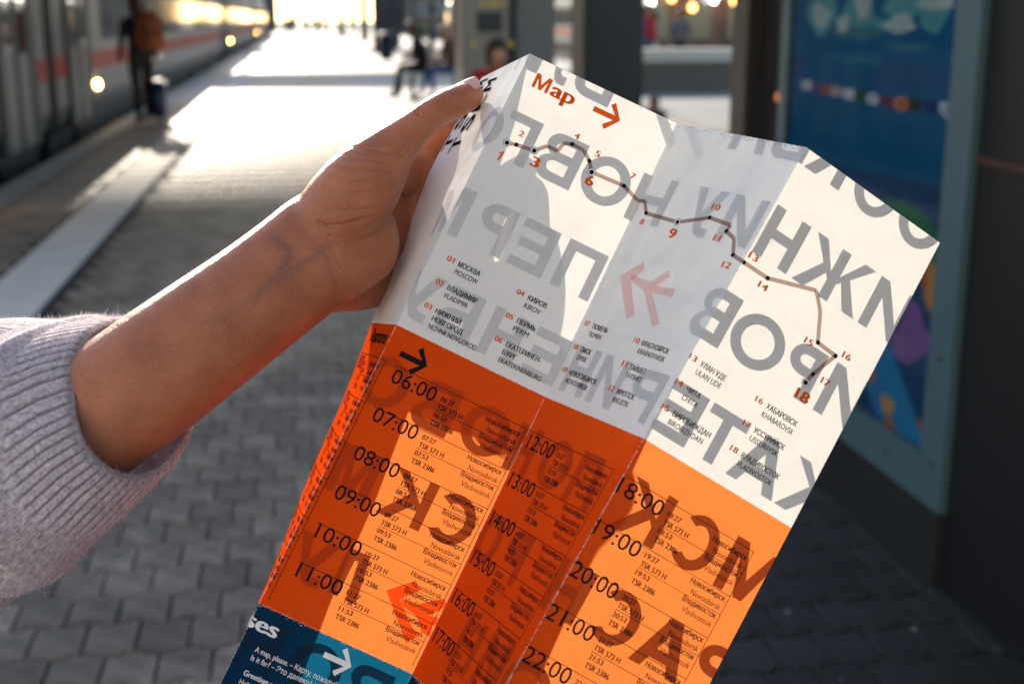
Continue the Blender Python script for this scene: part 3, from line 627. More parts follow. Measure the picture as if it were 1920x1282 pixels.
# smooth table for c0
_c0tab = [c0(v_ * 2.0) for v_ in range(0, 216)]
for _ in range(14): _c0tab = [_c0tab[0]] + [(_c0tab[i - 1] + _c0tab[i] * 2 + _c0tab[i + 1]) / 4 for i in range(1, len(_c0tab) - 1)] + [_c0tab[-1]]
def c0s(v):
    q = min(max(v / 2.0, 0), 214.99); i = int(q); return _c0tab[i].lerp(_c0tab[i + 1], q - i)
def sheet(gx, v, off=0):
    """global sheet coordinates in mm (gx from the first mountain fold, v down) -> held frame; off in mm towards the viewer"""
    def P(gx, v):
        if gx < 0:
            u = min(-gx / W_, 1.0); a, b = fold(0, v), c0s(v)
            q = a.lerp(b, u)
            # the panel bows away from the hand
            k = min(1.0, max(0.0, 1 - v / 330)); bow = (4 * u * (1 - u)) * (.003 + .006 * k)
            return q + Vector((-.30, .02, -.5)) * bow * min(1, .15 + v / 60)
        c = min(int(gx // W_), 2); u = (gx - c * W_) / W_
        q = fold(c, v).lerp(fold(c + 1, v), u)
        wv = .00022 * math.sin(gx * .105 + v * .03) * math.sin(v * .07 + 1.3 * c) * min(1, 6 * u * (1 - u))
        return q + Vector((0, 0, 1)) * wv
    q = P(gx, v)
    if off:
        e = .2; du = (P(gx + e, v) - P(gx, v)) if (gx % W_) < W_ - .3 or gx > 3 * W_ - .5 else (P(gx, v) - P(gx - e, v))
        if gx > 3 * W_ - .3: du = P(gx - .1, v) - P(gx - .1 - e, v)
        dv = P(gx, v + e) - P(gx, v) if v < VR[3] - 1 else P(gx, v) - P(gx, v - e)
        n = dv.cross(du).normalized()
        if gx >= 0 and n.z < 0: n = -n
        q = q + n * (off / 1000)
    return q
mo = wld(sheet(130, 160))
mp = thing('folded_map', 'folded paper rail map, white on top and orange timetable below, held in the hand', 'map', mo)
panels = {}
for c in range(-1, 3):
    for r_, mm in enumerate(('p_white', 'p_orange', 'p_blue')):
        nu, nv = (20, 34) if c < 0 else (22, 36)
        V_ = []; F_ = []
        for j in range(nv + 1):
            for i in range(nu + 1):
                gx = c * W_ + W_ * i / nu; v = VR[r_] + (VR[r_ + 1] - VR[r_]) * j / nv
                if c == 2 and i == nu: gx -= .001
                if c == -1 and i == nu: gx = -1e-6
                V_.append(wld(sheet(gx, v)))
        for j in range(nv):
            for i in range(nu): a = j * (nu + 1) + i; F_.append((a, a + nu + 1, a + nu + 2, a + 1))
        panels[(c, r_)] = mesh_obj('panel', V_, F_, M[mm], mp, True)
# --- lettering in sheet coordinates
fc = bpy.data.curves.new('lettering', 'FONT'); fo_ = bpy.data.objects.new('lettering_source', fc); C.objects.link(fo_); fc.resolution_u = 4
_cache = {}
def glyphs(s, bold):
    key = (s, bold)
    if key not in _cache:
        fc.body = s; fc.size = 1; fc.offset = bold; fc.resolution_u = 3 if len(s) > 1 else 8
        bpy.context.view_layer.update(); dg = bpy.context.evaluated_depsgraph_get(); ev = fo_.evaluated_get(dg); me = ev.to_mesh()
        V_ = [(v.co.x, v.co.y) for v in me.vertices]; F_ = [tuple(p.vertices) for p in me.polygons]; ev.to_mesh_clear()
        x0 = min(v[0] for v in V_); x1 = max(v[0] for v in V_); _cache[key] = ([(x - x0, y) for x, y in V_], F_, x1 - x0)
    return _cache[key]
LET = {}      # material -> list of (verts2d, faces)
def put(kind, V_, F_): LET.setdefault(kind, []).append((V_, F_))
def text(s, gx, v, width, bold=0.0, kind='ink_black', right=False, tall=None, turn=False):
    """bold: stroke gain in em (drawn as shifted layers of print), tall: cap height in mm"""
    V_, F_, w0 = glyphs(s, 0.0); k = width / w0; ky = tall / .70 if tall else k
    if right: gx -= width
    n = 1 if bold < .005 else 3 if bold > .017 else 2
    for q in range(n):
        dx = q * bold * 1.15 * k * 1.2
        if turn: put(kind + '#' * q, [(gx - y * ky, v - x * k - dx) for x, y in V_], F_)
        else: put(kind + '#' * q, [(gx + x * k * (1 - bold) + dx, v - y * ky) for x, y in V_], F_)
def glyph(ch, w_, h, t):
    th = t * .9; c = w_ / 2; s2 = t / 2
    def arc(cx_, cy_, rx, ry, a0, a1, n=20): return [(cx_ + rx * math.cos(R(a0 + (a1 - a0) * i / n)), cy_ + ry * math.sin(R(a0 + (a1 - a0) * i / n))) for i in range(n + 1)]
    def bowl(x0, x1, y0, y1, rev=False):      # D shape edge from (x0,y0) round to (x0,y1)
        r_ = (y1 - y0) / 2; rx = min(r_ * 1.15, x1 - x0); q = arc(x1 - rx, (y0 + y1) / 2, rx, r_, -90, 90, 14); return [(x0, y0)] + q + [(x0, y1)]
    if ch == 'Н': return [[(0, 0), (0, h), (t, h), (t, h / 2 + th / 2), (w_ - t, h / 2 + th / 2), (w_ - t, h), (w_, h), (w_, 0), (w_ - t, 0), (w_ - t, h / 2 - th / 2), (t, h / 2 - th / 2), (t, 0)]]
    if ch == 'П': return [[(0, 0), (0, h), (w_, h), (w_, 0), (w_ - t, 0), (w_ - t, h - th), (t, h - th), (t, 0)]]
    if ch == 'Г': return [[(0, 0), (0, h), (w_, h), (w_, h - th), (t, h - th), (t, 0)]]
    if ch == 'Т': return [[(c - s2, 0), (c - s2, h - th), (0, h - th), (0, h), (w_, h), (w_, h - th), (c + s2, h - th), (c + s2, 0)]]
    if ch == 'Е': return [[(0, 0), (0, h), (w_, h), (w_, h - th), (t, h - th), (t, h * .52 + th / 2), (w_ * .94, h * .52 + th / 2), (w_ * .94, h * .52 - th / 2), (t, h * .52 - th / 2), (t, th), (w_, th), (w_, 0)]]
    if ch == 'И': d = .34 * h; return [[(0, 0), (0, h), (t, h), (t, d), (w_ - t, h), (w_, h), (w_, 0), (w_ - t, 0), (w_ - t, h - d), (t, 0)]]
    if ch == 'М': return [[(0, 0), (0, h), (1.3 * t, h), (c, .36 * h), (w_ - 1.3 * t, h), (w_, h), (w_, 0), (w_ - t, 0), (w_ - t, .70 * h), (c + .45 * t, 0), (c - .45 * t, 0), (t, .70 * h), (t, 0)]]
    if ch == 'Л': return [[(0, 0), (.24 * w_, h), (w_, h), (w_, 0), (w_ - t, 0), (w_ - t, h - th), (.24 * w_ + .8 * t, h - th), (1.05 * t, 0)]]
    if ch == 'А':
        ha = h - 1.5 * t; xr = lambda y: w_ - 1.15 * t + (c - (w_ - 1.15 * t)) * y / ha; y1 = .21 * h; y2 = y1 + th
        return [[(0, 0), (c - .62 * t, h), (c + .62 * t, h), (w_, 0), (w_ - 1.15 * t, 0), (xr(y1), y1), (w_ - xr(y1), y1), (1.15 * t, 0)], [(w_ - xr(y2), y2), (xr(y2), y2), (c, ha)]]
    if ch == 'К': m_ = t + .36 * (w_ - t); return [[(0, 0), (0, h), (t, h), (t, .50 * h), (w_ - 1.35 * t, h), (w_ - .02 * w_, h), (m_, .60 * h), (w_, 0), (w_ - 1.3 * t, 0), (t + .13 * (w_ - t), .44 * h), (t, .33 * h), (t, 0)]]
    if ch == 'Ж':
        x1 = c + s2; m_ = x1 + .34 * (w_ - x1); q = [(x1, h), (x1, .52 * h), (w_ - 1.35 * t, h), (w_ - .02 * w_, h), (m_, .58 * h), (w_, 0), (w_ - 1.3 * t, 0), (x1 + .12 * (w_ - x1), .44 * h), (x1, .36 * h), (x1, 0)]
        return [q + [(w_ - a, b) for a, b in q[::-1]]]
    if ch == 'У': return [[(0, h), (1.15 * t, h), (c + .06 * w_, .46 * h), (w_ - 1.12 * t, h), (w_, h), (.60 * w_, .16 * h), (.52 * w_, .05 * h), (.40 * w_, 0), (.12 * w_, 0), (.12 * w_, th), (.30 * w_, th), (.38 * w_, th + .03 * h), (.42 * w_, .26 * h)]]
    if ch == 'О': return [arc(c, h / 2, c, h / 2, 0, 351, 39), arc(c, h / 2, c - t * 1.02, h / 2 - th, 0, 351, 39)]
    if ch == 'С': return [arc(c, h / 2, c, h / 2, 42, 318, 34) + arc(c, h / 2, c - t, h / 2 - th, 318 - 10, 52, 30)]
    if ch == 'Р': return [[(0, 0), (0, h)] + bowl(t, w_, .42 * h, h)[::-1][:-1] + [(t, .42 * h), (t, 0)], bowl(t, w_ - t, .42 * h + th, h - th)]
    if ch == 'В': return [[(0, 0), (0, h)] + bowl(t, w_ * .95, .50 * h, h)[::-1][1:-2] + bowl(t, w_, 0, .535 * h)[::-1][2:-1], bowl(t, w_ * .95 - t, .535 * h + th * .45, h - th), bowl(t, w_ - t, th, .535 * h - th * .55)]
    if ch == 'Б': return [[(0, 0), (0, h), (w_ * .92, h), (w_ * .92, h - th), (t, h - th), (t, .58 * h)] + bowl(t, w_, 0, .58 * h)[::-1][1:-1], bowl(t, w_ - t, th, .58 * h - th)]
def letter(ch, g0, g1, v0, v1, kind='ink_back'):
    """giant grotesque capital of the reverse side, seen mirrored through the sheet, fitted to a box"""
    loops = glyph(ch, g1 - g0, v1 - v0, 5.6)
    tr = tessellate_polygon([[Vector((x, y, 0)) for x, y in lp] for lp in loops]); V_ = [(g1 - x, v1 - y) for lp in loops for x, y in lp]
    put(kind, V_, [tuple(f) for f in tr])
    put('ink_ghost', V_, [tuple(f) for f in tr])      # the part of the reverse print that shows through in front light
def poly(pts, kind):
    tr = tessellate_polygon([[Vector((x, y, 0)) for x, y in pts]]); put(kind, list(pts), [tuple(f) for f in tr])
def bar(a, b, w_, kind):
    a, b = Vector(a), Vector(b); n = Vector((-(b - a).y, (b - a).x)).normalized() * w_ / 2
    put(kind, [tuple(a - n), tuple(b - n), tuple(b + n), tuple(a + n)], [(0, 1, 2, 3)])
def disc(c, r, kind, r0=0, n=22):
    o_ = [(c[0] + r * math.cos(2 * math.pi * k / n), c[1] + r * math.sin(2 * math.pi * k / n)) for k in range(n)]
    if r0:
        i_ = [(c[0] + r0 * math.cos(2 * math.pi * k / n), c[1] + r0 * math.sin(2 * math.pi * k / n)) for k in range(n)]
        put(kind, o_ + i_, [(k, (k + 1) % n, n + (k + 1) % n, n + k) for k in range(n)])
    else: put(kind, o_, [tuple(range(n))])
def arrow(x, y, ln, kind, k=1.0):
    w2 = 1.45 * k; a = 7.0 * k
    poly([(x, y - w2), (x + ln - 3.6 * k, y - w2), (x + ln - 3.6 * k - a * .62, y - w2 - a * .62), (x + ln - 1.6 * k - a * .62, y - w2 - a * .62 - 2.05 * k), (x + ln, y), (x + ln - 1.6 * k - a * .62, y + w2 + a * .62 + 2.05 * k), (x + ln - 3.6 * k - a * .62, y + w2 + a * .62), (x + ln - 3.6 * k, y + w2), (x, y + w2)], kind)
B = .03
put('ink_orange', [(8.4 + x, 15.8 - y) for x, y in glyph('М', 9.2, 8.2, 1.75)[0]], [tuple(f) for f in tessellate_polygon([[Vector((x, y, 0)) for x, y in glyph('М', 9.2, 8.2, 1.75)[0]]])]); text('ap', 18.8, 15.8, 13.2, .026, 'ink_orange', tall=8.2); arrow(43.4, 12.0, 15.6, 'ink_orange')
NUMB = []
def station(n, gx, v, lines):
    text('%02d' % n, gx, v, 4.1, .02, 'ink_orange', tall=2.9)
    y = v
    for i, (s_, w_) in enumerate(lines):
        bold = i < len(lines) - 1
        text(s_, gx + 6.7, y + .3, w_, .019 if bold else .012, tall=2.75); y += 4.4
for n, gx, v, ls in ((1, 8.4, 119.4, [('МОСКВА', 12.8), ('MOSCOW', 13.4)]), (2, 8.6, 133, [('ВЛАДИМИР', 17.4), ('VLADIMIR', 14)]), (3, 8.5, 146.7, [('НИЖНИЙ', 14.6), ('НОВГОРОД', 17.8), ('NIZHNII NOVGOROD', 28)]),
        (4, 49.1, 119.3, [('КИРОВ', 10.9), ('KIROV', 9.3)]), (5, 49.2, 132.8, [('ПЕРМЬ', 10.8), ('PERM', 8.8)]), (6, 49.3, 146.4, [('ЕКАТЕРИНЕН-', 20.6), ('БУРГ', 8.2), ('EKATERINENBURG', 25)]),
        (7, 90.1, 118.8, [('ТЮМЕНЬ', 13.4), ('TIUMEN', 11)]), (8, 90.0, 132.4, [('ОМСК', 9.2), ('OMSK', 8.6)]), (9, 90.0, 145.8, [('НОВОСИБИРСК', 24.6), ('NOVOSIBIRSK', 20)]),
        (10, 131.9, 119.0, [('КРАСНОЯРСК', 20.8), ('KRASNOYARSK', 21)]), (11, 132, 132.3, [('ТАЙШЕТ', 13), ('TAYSHET', 13)]), (12, 132.1, 146.0, [('ИРКУТСК', 14.2), ('IRKUSTK', 13)]),
        (13, 173.2, 117.9, [('УЛАН УДЕ', 15), ('ULAN UDE', 14.6)]), (14, 173.2, 131.6, [('ЧИТА', 8), ('CHITA', 9)]), (15, 173.2, 145.0, [('БИРОБИЖДАН', 22), ('BIROBIZHDAN', 20)]),
        (16, 212.8, 118.2, [('ХАБАРОВСК', 18.6), ('KHABAROVSK', 19)]), (17, 213, 131.2, [('УССУРИЙСК', 18.4), ('USSURIYSK', 17)]), (18, 213.4, 144.8, [('ВЛАДИВОСТОК', 22.8), ('VLADIVOSTOK', 21)])):
    station(n, gx, v, ls)
# the route
a1, a2 = W_, 2 * W_
route = [(10.1, 49), (15, 47.8), (24.9, 46.5), (30, 41.1), (36, 41.3), (37.4, 35.9), (41.5, 34.4), (48.6, 34.8), (53.6, 38.6), (57.3, 43.5), (75.9, 42.6), (85.7, 46.4), (a1 + 3.9, 45.7), (a1 + 9, 52), (a1 + 33.5, 52.7), (a1 + 52.7, 46.5), (a1 + 67.9, 47.9), (a1 + 67.3, 51.4), (a1 + 74.4, 54.2), (a1 + 79.1, 62.5), (a2 + .6, 64.5), (a2 + 15.1, 64.5), (a2 + 40.3, 56.1)]
def uvd(x, y): return (a2 + x, y)
route += [uvd(43.4, 59.0), uvd(52.0, 76.0), uvd(62.8, 75.5)][:0]
ROUTE2 = [(1530, 544), (1538, 584), (1533, 642), (1566, 667), (1524, 701), (1510, 717)]
def uv_of(c, r_, px_, py_):
    x = [.5, .5]
    cor = [COL[(c, r_)], COL[(c + 1, r_)], COL[(c, r_ + 1)], COL[(c + 1, r_ + 1)]]
    def pj(u, v):
        q = cor[0] * (1 - u) * (1 - v) + cor[1] * u * (1 - v) + cor[2] * (1 - u) * v + cor[3] * u * v
        return 960 + 2400 * q.x / -q.z - px_, 641 - 2400 * q.y / -q.z - py_
    for _ in range(8):
        r0 = pj(*x); ru = pj(x[0] + 1e-4, x[1]); rv = pj(x[0], x[1] + 1e-4)
        a, b, c_, d = (ru[0] - r0[0]) / 1e-4, (rv[0] - r0[0]) / 1e-4, (ru[1] - r0[1]) / 1e-4, (rv[1] - r0[1]) / 1e-4
        D = a * d - b * c_; x = [x[0] - (d * r0[0] - b * r0[1]) / D, x[1] - (-c_ * r0[0] + a * r0[1]) / D]
    return c * W_ + x[0] * W_, VR[r_] + x[1] * (VR[r_ + 1] - VR[r_])
r2 = [uv_of(2, 0, *q) for q in ROUTE2]
route += r2[1:]
for q0, q1 in zip(route, route[1:]): bar(q0, q1, 2.1, 'ink_route')
big = {0: 0, 2: 1, 9: 2, 14: 3, len(route) - 1: 4}
dots = [0, 1, 2, 6, 8, 9, 10, 13, 14, 15, 17, 19, 20, 21]
dots += [len(route) - 4, len(route) - 3, len(route) - 2, len(route) - 1]
for i in dots:
    q = route[i]
    if i in big: disc(q, 1.25, 'ink_black'); disc(q, 2.15, 'ink_black', 1.95); disc(q, 1.94, 'ink_white', 1.27)
    else: disc(q, 1.15, 'ink_black')
put('ink_orange', [(8.0 + x + y * .12, 59.4 - y) for x, y in [(1.25, 0), (2.3, 0), (2.3, 5.4), (1.6, 5.4), (1.35, 4.75), (.9, 4.4), (.15, 4.25), (.15, 3.5), (1.25, 3.5)]], [(0, 1, 2, 3, 4, 5, 6, 7, 8)])
for s_, x, v, w_, bd in (('2', 13.6, 42.9, 2.4, .012), ('3', 25.6, 54.4, 4.1, .04), ('4', 40.6, 31, 2.6, .012), ('5', 54.6, 34.8, 2.6, .012), ('6', 56.0, 50.6, 4.1, .04), ('7', 76.6, 37.4, 2.5, .012),
        ('8', a1 + 7.6, 58.6, 2.8, .012), ('9', a1 + 31.4, 61.8, 4.6, .04), ('10', a1 + 50.3, 42.0, 5.6, .012), ('11', a1 + 61.6, 57.6, 4.4, .012), ('12', a1 + 75.6, 69.8, 5.6, .012), ('13', a2 + 1.0, 61.2, 5.0, .012), ('14', a2 + 12.4, 70.6, 5.2, .012)):
    text(s_, x, v, w_, .022 if bd < .02 else .018 if s_ == '1' else .03, 'ink_orange', tall=3.3 if bd < .02 else 5.4)
for s_, px_, py_, w_, bd in (('15', 1506, 641, 4.6, .012), ('16', 1577, 668, 4.8, .012), ('17', 1537, 716, 4.8, .012), ('18', 1487, 743, 7.6, .04)):
    g_ = uv_of(2, 0, px_, py_); text(s_, g_[0], g_[1], w_, .022 if bd < .02 else .03, 'ink_orange', tall=3.3 if bd < .02 else 5.4)
# reverse side: giant mirrored letters, white part
T1, T2, T3, T4 = (-18.0, 8.4), (31.2, 57.8), (80.0, 106.6), (129.0, 155.4)
for ch, g0, g1, (v0, v1) in (
    ('И', -17, 7.8, T1), ('У', 10.5, 25.6, T1), ('Б', 27.7, 49.8, T1), ('Л', a1 + 40.5, a1 + 64, T1), ('В', a1 + 66.6, a1 + 88.9, T1), ('К', a2 + 3.5, a2 + 25.4, T1), ('О', a2 + 30.6, a2 + 56.5, (-18, 10.2)), ('О', a2 + 59.5, a2 + 86.0, (-18, 10.2)),
    ('О', -22, 4.7, T2), ('Г', 5.3, 23.5, T2), ('В', 28.0, 50.4, T2), ('О', 52.7, 79.4, T2), ('Н', 82.6, a1 + 20.9, T2), ('У', a1 + 36.5, a1 + 57.7, T2), ('И', a1 + 61.5, a1 + 84.0, T2), ('Н', a2 + 1.4, a2 + 22.4, T2), ('Ж', a2 + 25.6, a2 + 64.3, T2), ('И', a2 + 67.2, a2 + 91, T2),
    ('М', -20, 8.0, T3), ('Р', 14.7, 33.2, T3), ('Е', 37.1, 57.3, T3), ('П', 62.5, 85.0, T3), ('В', a1 + 75.5, a2 + 10.2, T3), ('О', a2 + 11.8, a2 + 41.2, T3), ('Р', a2 + 44, a2 + 62.6, T3), ('И', a2 + 67.8, a2 + 92, T3),
    ('У', -7.5, 14.6, T4), ('Б', 16.4, 37.2, T4), ('Н', 43.0, 62.8, T4), ('Е', 68.1, 88.3, T4), ('Н', a1 + 7.2, a1 + 27.6, T4), ('И', a1 + 31.4, a1 + 53.0, T4), ('Р', a1 + 60.0, a1 + 82.0, T4), ('Е', a2 - .6, a2 + 19.4, T4), ('Т', a2 + 22.0, a2 + 43.8, T4), ('А', a2 + 43.6, a2 + 71.4, T4), ('К', a2 + 72.6, a2 + 98, T4)):
    letter(ch, g0, g1, v0, v1)
oy = H1_
for ch, g0, g1, v0, v1 in (
    ('О', -6, 20.8, 16.2, 43), ('В', 26.5, 48.2, 16.5, 42.8), ('О', 53.2, 79.3, 16.2, 43), ('Н', 81.6, a1 + 14, 16.8, 43), ('О', a1 + 22, a1 + 48, 16.4, 43), ('Л', a1 + 52, a1 + 76, 16.4, 43), ('К', a2 + 5.2, a2 + 30, 16.6, 42.8), ('С', a2 + 35.6, a2 + 59, 16.0, 43.2), ('М', a2 + 64.6, a2 + 93, 16.2, 42.8),
    ('К', 32.5, 57.4, 65.6, 91.6), ('С', 57.8, 82.8, 65.0, 91.8), ('М', 2.5, 26, 65.6, 92), ('О', 86.4, a1 + 22.6, 65.4, 92), ('Р', a1 + 30, a1 + 50, 65.6, 92), ('Н', a2 - 8.5, a2 + 13.4, 65.6, 92), ('С', a2 + 18.6, a2 + 42.6, 65.2, 91.8), ('А', a2 + 45, a2 + 72, 65.4, 92), ('Р', a2 + 75.6, a2 + 96, 65.4, 92),
    ('У', 3.2, 25.5, 115, 140.6), ('Л', 28.6, 44.5, 113.6, 139), ('Н', a1 + 28, a1 + 50, 114, 140.5), ('И', a1 + 56, a1 + 78, 114, 140.5), ('О', a2 - 6, a2 + 21, 114, 141), ('О', a2 + 26, a2 + 52, 114, 141)):
    letter(ch, g0, g1, oy + v0, oy + v1)
by = H1_ + H2_
for ch, g0, g1, v0, v1 in (('Н', -2, 20, 5, 32), ('О', 26, 54, 5, 32), ('В', 57, 80, 5, 32)): letter(ch, g0, g1, by + v0, by + v1)
# reverse side arrows (red) and stray strokes, given as outlines on the sheet
def zz(c, r_, pts, x0, y0, s_): return [uv_of(c, r_, x0 + a / s_, y0 + b / s_) for a, b in pts]
for pts in ([(175, 885), (35, 968), (75, 1215), (122, 1192), (100, 1000), (178, 928)], [(100, 958), (215, 1000), (318, 932), (326, 970), (240, 1022), (357, 1042), (337, 1090), (220, 1064), (266, 1240), (222, 1262), (175, 1052), (102, 992)]):
    poly(zz(1, 0, pts, 1150, 200, 3.0476), 'ink_back_red'); poly(zz(1, 0, pts, 1150, 200, 3.0476), 'ink_ghost_red')
poly(zz(1, 1, [(0, 0), (1, 0), (1, 1)], 0, 0, 1)[:0] or [uv_of(0, 1, 480 + a / 3.357, 900 + b / 3.357) for a, b in [(1003, 630), (820, 690), (945, 1022), (1040, 962), (985, 935), (905, 745), (1035, 690)]], 'ink_back_red')
poly([uv_of(0, 1, 480 + a / 3.357, 900 + b / 3.357) for a, b in [(912, 735), (1010, 780), (1190, 740), (1200, 790), (1090, 850), (1185, 870), (1180, 905), (1110, 912), (1095, 985), (1040, 950), (1010, 850), (925, 790)]], 'ink_back_red')
for pts in ([(235, 20), (300, 50), (365, 205), (345, 235), (315, 258)], [(400, 100), (470, 115), (515, 268), (465, 296)]):
    poly([uv_of(0 if pts[0][0] < 300 else 1, 0, 1150 + a / 3.0476, 200 + b / 3.0476) for a, b in pts], 'ink_back')
# timetable
def table(x0, first, rows, rule_to=None):
    """x0: offset of this table against the first one"""
    R0 = [19.3, 43.4, 65.7, 87.2, 109.2, 131.2]; BL = [28.2, 50.2, 72.2, 94.5, 116.7, 138.6]
    for k in range(rows):
        h = first + k; b = oy + BL[k]; r_ = oy + R0[k]
        bar((x0 + 8.4, r_), (x0 + 84.9, r_), .32, 'ink_black')
        text('%02d:00' % h, x0 + 9.8, b, 25.0, 0, tall=8.0)
        text('%02d:27' % h, x0 + 37.7, b - 2.5, 7.6, .018, tall=2.6); text('TSR 573 H', x0 + 37.8, b + 1.9, 14.4, .02, tall=2.75)
        bar((x0 + 37.4, b + 2.9), (x0 + 84.9, b + 2.9), .28, 'ink_black')
        text('%02d:53' % h, x0 + 37.7, b + 6.5, 7.6, .018, tall=2.6); text('TSR 2386', x0 + 37.8, b + 10.9, 13.4, .02, tall=2.75)
        text('Новосибирск', x0 + 83.6, b - 3.2, 20.0, .018, right=True, tall=2.75); text('Novosibirsk', x0 + 83.4, b + 1.6, 17.0, .006, right=True, tall=2.9)
        text('Владивосток', x0 + 83.6, b + 5.9, 19.4, .018, right=True, tall=2.75); text('Vladivostok', x0 + 83.4, b + 10.5, 17.0, 0, right=True, tall=2.9)
    bar((x0 + 84.9, oy + 19.3), (x0 + 84.9, oy + 155), .32, 'ink_black')
table(0, 6, 6); table(a1 - 6.2, 12, 6); table(a2 - 9.6, 18, 6); table(-81.6, 0, 6)
arrow(8.3, oy + 12.6, 15.6, 'ink_black'); text('Departures', -57, oy + 11.5, 52, .026, tall=8.2)
# blue phrase page
text('Phrases', -29, by + 12.5, 44.5, .028, 'ink_white', tall=8.2); arrow(41, by + 9.5, 15.6, 'ink_white')
for i, (s_, w_, bd) in enumerate((('A map, please. – Карту, пожалуйста.', 52, .004), ('Is it far? – Это далеко? (eto dalyeko)', 53, .004))): text(s_, 8.4, by + 22.5 + i * 4.6, w_, .012, 'ink_white', tall=2.9)
text('Greetings and thanks', 8.4, by + 35.4, 30, .02, 'ink_white', tall=2.9); text('Hello. – Здравствуйте.', 8.4, by + 40.4, 32, .004, 'ink_white', tall=2.9)
# first panel: large black station initials running across
for x, v, s_ in ((-44, 52, 'TSLM'), (-66, 49, 'TSLM')):
    for k, c_ in enumerate(s_): text(c_, x, v - k * 11.5, 8.4, .02, tall=17, turn=True)
bpy.data.objects.remove(fo_, do_unlink=True)
# --- cut lettering at the folds and lay it on the panels
names = {'ink_black': 'black_lettering', 'ink_orange': 'orange_print', 'ink_white': 'white_lettering', 'ink_route': 'route_line', 'ink_back': 'reverse_lettering', 'ink_back_red': 'reverse_arrow', 'ink_ghost': 'show_through_lettering', 'ink_ghost_red': 'show_through_arrow'}
order = {'ink_ghost': .05, 'ink_ghost_red': .05, 'ink_route': .10, 'ink_orange': .16, 'ink_black': .22, 'ink_white': .19, 'ink_back': -.12, 'ink_back_red': -.12}
for key, parts in LET.items():
    kind = key.rstrip('#'); lay = .018 * (len(key) - len(kind))
    bm = bmesh.new()
    for V_, F_ in parts:
        vs = [bm.verts.new((x, y, 0)) for x, y in V_]
        for f in F_:
            try: bm.faces.new([vs[i] for i in f])
            except ValueError: pass
    cuts = [(0, x) for x in (-W_, 0, W_, 2 * W_, 3 * W_)] + [(1, v) for v in VR]
    cuts += [(0, -k * 8.0) for k in range(1, 11)]
    if kind in ('ink_back', 'ink_back_red', 'ink_route', 'ink_ghost', 'ink_ghost_red'):
        cuts += [(0, k * W_ / 8) for k in range(1, 24) if k % 8] + [(1, k * 11.0) for k in range(1, 39)]
    for ax, val in cuts:
        bmesh.ops.bisect_plane(bm, geom=bm.verts[:] + bm.edges[:] + bm.faces[:], plane_co=(val, 0, 0) if ax == 0 else (0, val, 0), plane_no=(1, 0, 0) if ax == 0 else (0, 1, 0), dist=1e-5)
    buckets = {}
    for f in bm.faces:
        cc = f.calc_center_median()
        if cc.x < -W_ or cc.x > 3 * W_ or cc.y < 0 or cc.y > VR[3]: continue
        c = int(math.floor(cc.x / W_)); r_ = 0 if cc.y < VR[1] else 1 if cc.y < VR[2] else 2
        buckets.setdefault((c, r_), []).append([(v.co.x, v.co.y) for v in f.verts])
    for (c, r_), fs in buckets.items():
        V_ = []; F_ = []; ix = {}
        for f in fs:
            ids = []
            for q in f:
                k_ = (round(q[0], 4), round(q[1], 4))
                if k_ not in ix:
                    gx = min(max(q[0], c * W_ + .002), (c + 1) * W_ - .002)
                    ix[k_] = len(V_); V_.append(wld(sheet(gx, q[1], order[kind] + lay)))
                ids.append(ix[k_])
            if len(set(ids)) > 2: F_.append(tuple(ids))
        o = mesh_obj(names[kind], V_, F_, M[kind], panels[(c, r_)], origin=mo)
        o.parent = panels[(c, r_)]; o['kind'] = 'stuff'
    bm.free()
# worn white crease lines along the folds
for c in range(0, 3):
    mb = MB()
    for r_ in range(3):
        nseg = 120
        for k in range(nseg):
            v0 = VR[r_] + (VR[r_ + 1] - VR[r_]) * k / nseg; v1 = v0 + (VR[r_ + 1] - VR[r_]) / nseg * random.uniform(.55, 1.0)
            if random.random() < (.45 if r_ == 0 else .14): continue
            wd = random.uniform(.08, .3) * (1.2 if r_ else .8); sd_ = 1 if c % 2 else -1
            g = c * W_
            sgn = 1
            a = [sheet(g + .02, v0, .26), sheet(g + .02 + wd, v0, .26), sheet(g + .02 + wd * random.uniform(.5, 1.2), v1, .26), sheet(g + .02, v1, .26)]
            mb.add([wld(q) for q in a], [(0, 1, 2, 3)])
            a = [sheet(g - .02 - wd, v0, .26), sheet(g - .02, v0, .26), sheet(g - .02, v1, .26), sheet(g - .02 - wd * random.uniform(.4, 1.2), v1, .26)]
            mb.add([wld(q) for q in a], [(0, 1, 2, 3)])
    o = mb.build('crease_wear', M['wear'], mp); o['kind'] = 'stuff'
mb = MB()
for rr in (1, 2):
    for g in range(-10, 260):
        if random.random() < (.5 if rr == 1 else .12): continue
        for _ in range(2 if rr == 2 else 1):
            g0 = g + random.random() * .7; g1 = g0 + random.uniform(.3, 1.1); y = VR[rr] + random.gauss(0, .12 if rr == 1 else .5); h = random.uniform(.06, .22)
            if int(g0 // W_) != int(g1 // W_): continue
            mb.add([wld(sheet(a, b, .27)) for a, b in ((g0, y), (g1, y + random.gauss(0, .2)), (g1, y + h), (g0, y + h))], [(0, 1, 2, 3)])
mb.build('crease_wear', M['wear'], mp)['kind'] = 'stuff'
